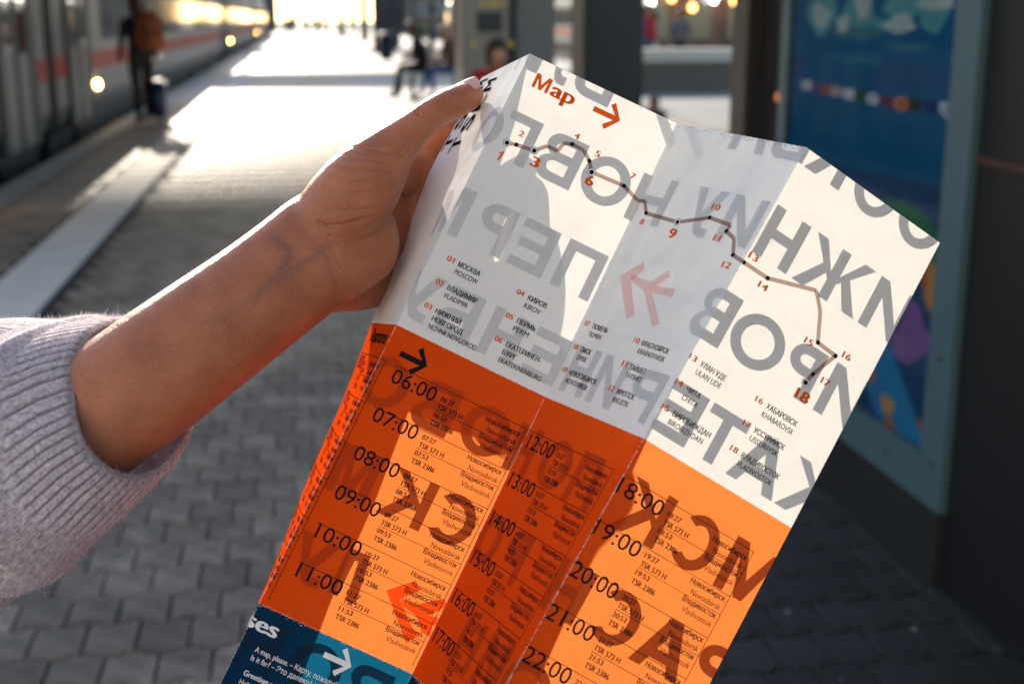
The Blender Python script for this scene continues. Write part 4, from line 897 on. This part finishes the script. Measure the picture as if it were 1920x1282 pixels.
# scuffed dark specks near the upper edge of the third column
mb = MB()
for k in range(220):
    g = W_ + random.random() ** .8 * W_ if random.random() < .75 else random.uniform(3, 3 * W_); v = abs(random.gauss(1.2, .9)) + .1; r_ = random.uniform(.06, .3)
    if int((g - r_ * 2) // W_) != int((g + r_ * 2) // W_): continue
    mb.add([wld(sheet(g + dx * r_ * 1.8, v + dy * r_ * .5, .1)) for dx, dy in ((-1, -.6), (.6, -1), (1, .7), (-.7, 1))], [(0, 1, 2, 3)])
mb.build('scuff_marks', ink('scuff', (.12, .15, .25), .55, (.5, .5, .6)), mp)['kind'] = 'stuff'

# ------------------------------------------------------------------ the hand and sleeve of the person holding the map
def skin_material():
    m, t, p = new_mat('skin'); N, L = t.nodes, t.links
    tc = N.new('ShaderNodeTexCoord'); nz = N.new('ShaderNodeTexNoise'); nz.inputs['Scale'].default_value = 45; nz.inputs['Detail'].default_value = 9; nz.inputs['Roughness'].default_value = .65; L.new(tc.outputs['Object'], nz.inputs['Vector'])
    cr = N.new('ShaderNodeValToRGB'); cr.color_ramp.elements[0].color = (.33, .10, .042, 1); cr.color_ramp.elements[1].color = (.50, .185, .085, 1); cr.color_ramp.elements[0].position = .3; cr.color_ramp.elements[1].position = .7
    L.new(nz.outputs['Fac'], cr.inputs[0])
    at = N.new('ShaderNodeAttribute'); at.attribute_name = 'vein'; mx = N.new('ShaderNodeMix'); mx.data_type = 'RGBA'; mx.inputs['B'].default_value = (.13, .075, .075, 1)
    L.new(at.outputs['Fac'], mx.inputs['Factor']); L.new(cr.outputs[0], mx.inputs['A']); L.new(mx.outputs['Result'], p.inputs['Base Color'])
    p.inputs['Roughness'].default_value = .42; p.inputs['Specular IOR Level'].default_value = .5; p.inputs['Sheen Weight'].default_value = .1; p.inputs['Sheen Roughness'].default_value = .35
    p.inputs['Subsurface Weight'].default_value = .55; p.inputs['Subsurface Radius'].default_value = (1, .3, .12); p.inputs['Subsurface Scale'].default_value = .012
    # pores and fine lines
    n3 = N.new('ShaderNodeTexVoronoi'); n3.inputs['Scale'].default_value = 1300; L.new(tc.outputs['Object'], n3.inputs['Vector'])
    n4 = N.new('ShaderNodeTexNoise'); n4.inputs['Scale'].default_value = 90; n4.inputs['Detail'].default_value = 8
    mp_ = N.new('ShaderNodeMapping'); mp_.inputs['Scale'].default_value = (1, 1, 3.6); mp_.inputs['Rotation'].default_value = (.3, .2, .2); L.new(tc.outputs['Object'], mp_.inputs[0]); L.new(mp_.outputs[0], n4.inputs['Vector'])
    b1 = N.new('ShaderNodeBump'); b1.inputs['Strength'].default_value = .8; b1.inputs['Distance'].default_value = .0004; L.new(n3.outputs['Distance'], b1.inputs['Height'])
    b2 = N.new('ShaderNodeBump'); b2.inputs['Strength'].default_value = .55; b2.inputs['Distance'].default_value = .0012; L.new(n4.outputs['Fac'], b2.inputs['Height']); L.new(b1.outputs[0], b2.inputs['Normal'])
    a2_ = N.new('ShaderNodeAttribute'); a2_.attribute_name = 'crease'; b3 = N.new('ShaderNodeBump'); b3.invert = True; b3.inputs['Strength'].default_value = .85; b3.inputs['Distance'].default_value = .0010
    L.new(a2_.outputs['Fac'], b3.inputs['Height']); L.new(b2.outputs[0], b3.inputs['Normal']); L.new(b3.outputs[0], p.inputs['Normal'])
    return m
M['skin'] = skin_material()
hand_o = wld(K(560, 520, .69))
pr = thing('person', 'hand, bare forearm and lilac knit sleeve of the person holding the map', 'person', hand_o)
def loft(secs, cap=True, n=26):
    """secs: (px, py, depth, half width in px, half thickness in px)"""
    cs = [K(a, b, d) for a, b, d, *_ in secs]; V_ = []; F_ = []
    rings = []
    def T(i): return (cs[min(i + 1, len(cs) - 1)] - cs[max(i - 1, 0)]).normalized()
    L_ = []
    for i, s_ in enumerate(secs):
        k = s_[2] / 2400; L_.append((cs[i], T(i), s_[3] * k, s_[4] * k))
    def endcap(c, t_, a, b, sg):
        return [(c + t_ * sg * (a + b) / 2 * math.sin(q), t_, a * math.cos(q), b * math.cos(q)) for q in (R(25), R(50), R(70), R(85))]
    if cap: L_ = endcap(*L_[0], -1)[::-1] + L_ + endcap(*L_[-1], 1)
    for c, t_, a, b in L_:
        A = Vector((0, 0, 1)).cross(t_); A = A if A.length > .1 else Vector((0, 1, 0)).cross(t_); A.normalize(); B_ = t_.cross(A).normalized()
        rings.append([c + A * a * math.cos(2 * math.pi * q / n) + B_ * b * math.sin(2 * math.pi * q / n) for q in range(n)])
    V_ = [v for r_ in rings for v in r_]
    for i in range(len(rings) - 1):
        for q in range(n): F_.append((i * n + q, i * n + (q + 1) % n, (i + 1) * n + (q + 1) % n, (i + 1) * n + q))
    F_.append(tuple(range(n - 1, -1, -1))); F_.append(tuple((len(rings) - 1) * n + q for q in range(n)))
    return V_, F_
def spline(secs, k=4):
    out = []
    for i in range(len(secs) - 1):
        p0, p1, p2, p3 = secs[max(i - 1, 0)], secs[i], secs[i + 1], secs[min(i + 2, len(secs) - 1)]
        for j in range(k):
            t_ = j / k; out.append(tuple(.5 * ((2 * b) + (c - a) * t_ + (2 * a - 5 * b + 4 * c - d) * t_ * t_ + (3 * b - a - 3 * c + d) * t_ ** 3) for a, b, c, d in zip(p0, p1, p2, p3)))
    return out + [secs[-1]]
LOFTS = [
    # forearm into the heel of the hand
    [(110, 830, .655, 122, 100), (270, 715, .662, 122, 98), (385, 630, .670, 116, 90), (480, 560, .678, 110, 80), (555, 503, .686, 108, 72), (612, 462, .693, 110, 72), (660, 440, .702, 104, 74)],
    # palm, outer side (towards the little finger)
    [(600, 500, .704, 88, 62), (660, 500, .730, 84, 58), (720, 490, .758, 84, 50), (790, 470, .780, 90, 46), (850, 425, .785, 84, 42)],
    # ball of the thumb
    [(600, 446, .690, 74, 66), (640, 396, .690, 80, 72), (678, 347, .690, 76, 72), (708, 310, .692, 64, 62), (738, 276, .693, 47, 48), (774, 243, .694, 35, 38), (808, 215, .696, 30, 35), (838, 199, .700, 31, 35), (862, 188, .705, 30, 33), (880, 180, .709, 27, 29)],
    # palm body behind the thumb ball
    [(640, 450, .715, 80, 46), (720, 400, .742, 90, 42), (790, 360, .766, 84, 40)],
    # web of the thumb
    [(700, 300, .704, 40, 30), (740, 320, .724, 40, 26), (775, 330, .745, 40, 26)],
    # index
    [(775, 345, .752, 40, 34), (800, 290, .756, 35, 32), (835, 245, .748, 31, 29), (872, 212, .748, 28, 26), (902, 196, .744, 22, 19)],
    # middle
    [(800, 395, .770, 42, 36), (850, 330, .772, 36, 32), (896, 280, .756, 32, 29), (928, 255, .734, 29, 25)],
    # ring
    [(820, 450, .782, 42, 36), (872, 388, .784, 36, 32), (914, 342, .764, 32, 28), (938, 326, .738, 28, 24)],
    # little finger
    [(800, 520, .788, 44, 36), (850, 462, .788, 36, 31), (890, 418, .768, 30, 26), (916, 405, .744, 25, 22)],
]
me = bpy.data.meshes.new('arm_raw'); V_ = []; F_ = []
for Lf in LOFTS:
    a, b = loft(spline(Lf)); n = len(V_); V_ += [tuple(wld(q) - hand_o) for q in a]; F_ += [tuple(i + n for i in f) for f in b]
me.from_pydata(V_, [], F_); me.update()
bm = bmesh.new(); bm.from_mesh(me); bmesh.ops.recalc_face_normals(bm, faces=bm.faces[:]); bm.to_mesh(me); bm.free()
arm = bpy.data.objects.new('arm', me); C.objects.link(arm)
rm = arm.modifiers.new('r', 'REMESH'); rm.mode = 'VOXEL'; rm.voxel_size = .00125
sm = arm.modifiers.new('s', 'SMOOTH'); sm.factor = .5; sm.iterations = 16
bpy.context.view_layer.update(); dg = bpy.context.evaluated_depsgraph_get(); nm = bpy.data.meshes.new_from_object(arm.evaluated_get(dg))
arm.modifiers.clear(); arm.data = nm; nm.materials.clear(); nm.materials.append(M['skin']); nm.polygons.foreach_set('use_smooth', [True] * len(nm.polygons)); arm.parent = pr
# veins and skin folds follow polylines drawn over the wrist and the ball of the thumb
def zq(pts): return [(500 + a / 2.563, 120 + b / 2.563) for a, b in pts]
VEINS = [(zq([(40, 845), (75, 885), (105, 890), (100, 940), (60, 1000), (0, 1070), (-60, 1120)]), 7, .50), (zq([(265, 885), (240, 920), (180, 950), (110, 990), (60, 1040)]), 5, .42), (zq([(262, 890), (300, 980), (330, 1060), (340, 1150)]), 5, .30), (zq([(180, 1120), (130, 1060), (100, 990)]), 5, .25), (zq([(-60, 1120), (-160, 1180), (-260, 1260)]), 8, .22)]
CREASE = [(zq([(330, 385), (420, 400), (520, 415), (600, 430), (655, 440)]), 3, .9), (zq([(350, 430), (450, 455), (560, 470)]), 2.5, .6), (zq([(340, 490), (450, 500), (600, 515)]), 2.5, .6), (zq([(300, 540), (450, 560), (610, 560)]), 2.5, .5), (zq([(280, 600), (400, 620), (560, 620)]), 2.5, .5), (zq([(260, 680), (380, 700), (520, 695)]), 3, .55), (zq([(250, 760), (300, 780), (400, 765), (500, 735), (560, 745)]), 3.5, .8),
          (zq([(690, 400), (685, 470), (650, 580), (600, 680), (550, 750), (480, 790)]), 5, 1.0), (zq([(600, 770), (540, 810), (470, 840)]), 3, .7), (zq([(260, 800), (320, 880), (360, 980)]), 2.5, .4), (zq([(820, 290), (770, 330), (690, 385), (640, 430)]), 3, .6),
          ([(783, 195), (787, 205), (785, 215)], 2, .6), ([(789, 190), (794, 204)], 2, .5), ([(775, 199), (780, 210)], 2, .5), (zq([(300, 830), (420, 850), (520, 850)]), 2, .35)]
def segd(p, a, b):
    ax, ay = a; bx_, by_ = b; dx, dy = bx_ - ax, by_ - ay; t_ = max(0, min(1, ((p[0] - ax) * dx + (p[1] - ay) * dy) / (dx * dx + dy * dy + 1e-9)))
    return math.hypot(p[0] - ax - t_ * dx, p[1] - ay - t_ * dy)
va = nm.attributes.new('vein', 'FLOAT', 'POINT'); ca = nm.attributes.new('crease', 'FLOAT', 'POINT')
vv = [0.0] * len(nm.vertices); cv = [0.0] * len(nm.vertices)
camd = HOLD.to_3x3() @ Vector((0, 0, 1))
bb = []
for src_, dst in ((VEINS, vv), (CREASE, cv)):
    for pl, wd, st in src_: bb.append((pl, wd, st, dst, min(q[0] for q in pl) - 14, max(q[0] for q in pl) + 14, min(q[1] for q in pl) - 14, max(q[1] for q in pl) + 14))
for i, v in enumerate(nm.vertices):
    if v.normal.dot(camd) < .05: continue
    p = to_px(hand_o + v.co)
    for pl, wd, st, dst, x0, x1, y0, y1 in bb:
        if x0 < p[0] < x1 and y0 < p[1] < y1:
            d = min(segd(p, a, b) for a, b in zip(pl, pl[1:])); k = st * math.exp(-(d / wd) ** 2)
            if k > dst[i]: dst[i] = k
va.data.foreach_set('value', vv); ca.data.foreach_set('value', cv)
# deepen the folds in the mesh itself
for i, v in enumerate(nm.vertices):
    if vv[i] > .05: v.co += v.normal * .0007 * vv[i] * max(0, v.normal.dot(camd))
    if cv[i] > .05: v.co -= v.normal * .0005 * cv[i] * max(0, v.normal.dot(camd)) ** 2
# fine backlit hairs along the forearm
M['arm_hair'] = paper('arm_hair', (.5, .35, .22), (.7, .5, .35), .5, 0)
mb = MB(); nv_ = len(nm.vertices); cnt = 0
while cnt < 1500:
    v = nm.vertices[random.randrange(nv_)]; p = to_px(hand_o + v.co)
    if not (230 < p[0] < 700) or (v.normal.z < .25 and random.random() < .8): continue
    cnt += 1; n = v.normal.copy(); p0 = hand_o + v.co; d = (n * .6 + Vector((.5, .1, .35)) + Vector((random.gauss(0, .25), random.gauss(0, .25), random.gauss(0, .25)))).normalized(); ln = random.uniform(.0015, .0045)
    s1 = d.cross(n).normalized() * .00003; m1 = p0 + d * ln * .5 + n * ln * .08; mb.add([p0 - s1, p0 + s1, p0 + n * .00005, m1 - s1 * .7, m1 + s1 * .7, m1 + n * .00004, p0 + d * ln], [(0, 1, 4, 3), (1, 2, 5, 4), (2, 0, 3, 5), (3, 4, 6), (4, 5, 6), (5, 3, 6)])
hr = mb.build('arm_hair', M['arm_hair'], pr); hr['kind'] = 'stuff'
# thumb nail
M['nail'] = mat('nail', (.62, .36, .29), .22, noise=.05, scale=60)
ctr = K(877, 160, .7045); ax = (K(897, 149, .708) - K(862, 167, .7055)).normalized(); nrm = Vector((-.38, .55, .76)); nrm = (nrm - ax * nrm.dot(ax)).normalized(); sdv = ax.cross(nrm); ctr = ctr + nrm * .0020 - ax * .0012
V_ = []; F_ = []; nu, nv = 12, 10
for lay in (0, 1):
    for j in range(nv + 1):
        for i in range(nu + 1):
            u = i / nu * 2 - 1; v = j / nv * 2 - 1
            hw = .0058 * (1 - .10 * max(0, -v) ** 3 - .22 * max(0, v) ** 4); ph = u * 1.15
            q = ctr + ax * (v * .0066 + .0008 * (1 - u * u) * (1 if v > 0 else -1)) + sdv * hw * math.sin(ph) / math.sin(1.15) + nrm * (.0034 * math.cos(ph) - .0036 + (.0 if lay == 0 else -.0006))
            V_.append(wld(q))
    o_ = lay * (nu + 1) * (nv + 1)
    for j in range(nv):
        for i in range(nu): a = o_ + j * (nu + 1) + i; F_.append((a, a + 1, a + nu + 2, a + nu + 1))
mesh_obj('thumb_nail', V_, F_, M['nail'], pr, True)

# sleeve of a knitted sweater
m, tt, p = new_mat('lilac_knit'); N, L = tt.nodes, tt.links
tc = N.new('ShaderNodeTexCoord'); nz = N.new('ShaderNodeTexNoise'); nz.inputs['Scale'].default_value = 420; nz.inputs['Detail'].default_value = 5; L.new(tc.outputs['Object'], nz.inputs['Vector'])
cr = N.new('ShaderNodeValToRGB'); cr.color_ramp.elements[0].color = (.32, .26, .28, 1); cr.color_ramp.elements[1].color = (.72, .62, .65, 1); cr.color_ramp.elements[0].position = .3; cr.color_ramp.elements[1].position = .68; L.new(nz.outputs['Fac'], cr.inputs[0])
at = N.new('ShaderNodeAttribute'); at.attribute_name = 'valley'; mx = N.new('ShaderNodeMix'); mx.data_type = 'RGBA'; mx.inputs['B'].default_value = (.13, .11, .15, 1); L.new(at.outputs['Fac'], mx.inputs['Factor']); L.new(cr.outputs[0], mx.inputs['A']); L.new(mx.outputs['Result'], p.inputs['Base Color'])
p.inputs['Roughness'].default_value = .95; p.inputs['Specular IOR Level'].default_value = .15; p.inputs['Sheen Weight'].default_value = .8; p.inputs['Subsurface Weight'].default_value = .7; p.inputs['Subsurface Radius'].default_value = (1, .9, .9); p.inputs['Subsurface Scale'].default_value = .012; p.inputs['Sheen Roughness'].default_value = .5
b1 = N.new('ShaderNodeBump'); b1.inputs['Strength'].default_value = .9; b1.inputs['Distance'].default_value = .0012; L.new(nz.outputs['Fac'], b1.inputs['Height']); L.new(b1.outputs[0], p.inputs['Normal'])
M['knit'] = m; M['knit_fuzz'] = paper('lilac_fibre', (.70, .64, .66), (.85, .79, .78), .6, 0)
RINGS = [  # centre px, depth, upper vector (px), viewer-side vector (px, px, depth m)
    ((258, 740), .664, (-46, -146), (-75, 20), .038), ((216, 762), .662, (-52, -163), (-84, 26), .045), ((160, 795), .658, (-50, -192), (-88, 40), .052),
    ((95, 830), .652, (-36, -224), (-84, 50), .058), ((20, 862), .646, (-18, -250), (-80, 60), .062), ((-90, 900), .638, (0, -285), (-70, 60), .066), ((-260, 950), .625, (10, -320), (-60, 60), .07)]
def ring(tq):
    q = tq * (len(RINGS) - 1); i = min(int(q), len(RINGS) - 2); f = q - i
    a, b = RINGS[i], RINGS[i + 1]; lp = lambda x, y: x + (y - x) * f
    c = (lp(a[0][0], b[0][0]), lp(a[0][1], b[0][1])); d = lp(a[1], b[1]); A = (lp(a[2][0], b[2][0]), lp(a[2][1], b[2][1])); Bv = (lp(a[3][0], b[3][0]), lp(a[3][1], b[3][1])); bd = lp(a[4], b[4])
    k = d / 2400; return K(c[0], c[1], d), Vector((A[0] * k, -A[1] * k, -.024)), Vector((Bv[0] * k, -Bv[1] * k, bd))
def sleeve(tq, ph, inner=0):
    c, A, Bv = ring(tq); co, si = math.cos(ph), math.sin(ph)
    if co > 0: e_ = 1 - .28 * min(1, co * 3); co, si = co ** e_, math.copysign(abs(si) ** e_, si)
    rad = A * co + Bv * si; q = c + rad; n = rad.normalized()
    cuff = max(0, min(1, (.34 - tq) / .05))
    rib = .0008 * (1 - 2 * max(0, -math.sin(ph * 54 + .5 * math.sin(ph * 3) + tq * 3)) ** 2) * cuff * min(1, .25 + tq / .03); edge = -.003 * math.exp(-(tq / .02) ** 2)
    # loose folds of the wide sleeve behind the cuff
    f = 0
    f += -.016 * math.exp(-((tq - .62 - .10 * math.sin(ph * 1.0 + .4)) / .045) ** 2) * max(0, math.sin(ph * .5 + .2)) ** 1
    f += .010 * math.exp(-((tq - .50 + .06 * math.cos(ph)) / .07) ** 2) + .010 * math.exp(-((tq - .78) / .09) ** 2)
    f += .0035 * math.sin(ph * 5 + tq * 9) * max(0, tq - .25) * 2 + .002 * math.sin(ph * 11 - tq * 17) * max(0, tq - .3)
    low = math.exp(-((ph - 2.45) / .28) ** 2); f -= .020 * low * math.exp(-((tq - .66) / .16) ** 2)
    f -= .020 * math.exp(-((tq - .57 - .05 * math.cos(ph - .3)) / .030) ** 2) * max(0, math.sin(ph * .9)) ** 2; f += .010 * math.exp(-((tq - .66) / .05) ** 2) * max(0, math.sin(ph))
    f *= 1 - .85 * max(0, math.cos(ph)) ** .7
    knit = .00035 * math.sin(ph * 150) * (1 - cuff)
    return q + n * (rib + edge + f + knit - inner)
NT, NP = 190, 920
V_ = []; F_ = []; val = []
for i in range(NT + 1):
    tq = (i / NT) ** 1.15
    for j in range(NP):
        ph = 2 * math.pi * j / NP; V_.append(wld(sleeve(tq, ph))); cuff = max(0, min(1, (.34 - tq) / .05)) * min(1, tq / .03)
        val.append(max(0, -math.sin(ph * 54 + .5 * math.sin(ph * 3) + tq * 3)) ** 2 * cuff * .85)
for i in range(NT):
    for j in range(NP): F_.append((i * NP + j, i * NP + (j + 1) % NP, (i + 1) * NP + (j + 1) % NP, (i + 1) * NP + j))
base = len(V_); NI = 14            # turned-in inside of the cuff
for i in range(1, NI + 1):
    for j in range(NP):
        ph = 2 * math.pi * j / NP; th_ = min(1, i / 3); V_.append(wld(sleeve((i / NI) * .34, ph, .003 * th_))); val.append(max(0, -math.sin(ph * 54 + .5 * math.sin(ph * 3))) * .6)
for j in range(NP): F_.append((j, base + j, base + (j + 1) % NP, (j + 1) % NP))
for i in range(NI - 1):
    for j in range(NP): a = base + i * NP; F_.append((a + j, a + NP + j, a + NP + (j + 1) % NP, a + (j + 1) % NP))
q0 = [V_[i] for i in F_[40 * NP + 10]]; nq = (q0[1] - q0[0]).cross(q0[2] - q0[1]); cq, _, _ = ring((40 / NT) ** 1.15)
if nq.dot(q0[0] - wld(cq)) < 0: F_ = [f[::-1] for f in F_]
sl_ = mesh_obj('sweater_sleeve', V_, F_, M['knit'], pr, True)
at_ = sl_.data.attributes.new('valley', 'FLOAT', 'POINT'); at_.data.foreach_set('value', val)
mb = MB()
for k in range(30000):
    tq = random.random() ** 1.3 * .9 if k % 4 else abs(random.gauss(0, .006)); ph = random.uniform(0, 2 * math.pi) if k % 2 else random.gauss(-.1, .6) if k % 3 else random.gauss(2.9, .5)
    p0 = sleeve(tq, ph); c, A, Bv = ring(tq); n = (p0 - c).normalized()
    d = (n + Vector((random.gauss(0, .55), random.gauss(0, .55), random.gauss(0, .55)))).normalized(); ln = random.uniform(.0008, .0026) if random.random() < .94 else random.uniform(.003, .005)
    bnd = Vector((random.gauss(0, 1), random.gauss(0, 1), random.gauss(0, 1))) * ln * .35; s1 = d.cross(Vector((random.random(), random.random(), 1))).normalized() * .00006; s2 = d.cross(s1).normalized() * .00006
    r0 = [p0 - n * .0003 + s1, p0 - n * .0003 - s1 * .5 + s2, p0 - n * .0003 - s1 * .5 - s2]; r1 = [q + d * ln * .55 + bnd * .4 for q in r0]; tip = p0 + d * ln + bnd
    mb.add([wld(q) for q in r0 + r1 + [tip]], [(0, 1, 4, 3), (1, 2, 5, 4), (2, 0, 3, 5), (3, 4, 6), (4, 5, 6), (5, 3, 6)])
fz = mb.build('fuzz', M['knit_fuzz'], sl_, origin=hand_o); fz.parent = sl_; fz['kind'] = 'stuff'
for o in list(bpy.data.objects):
    if '_o' in o: del o['_o']
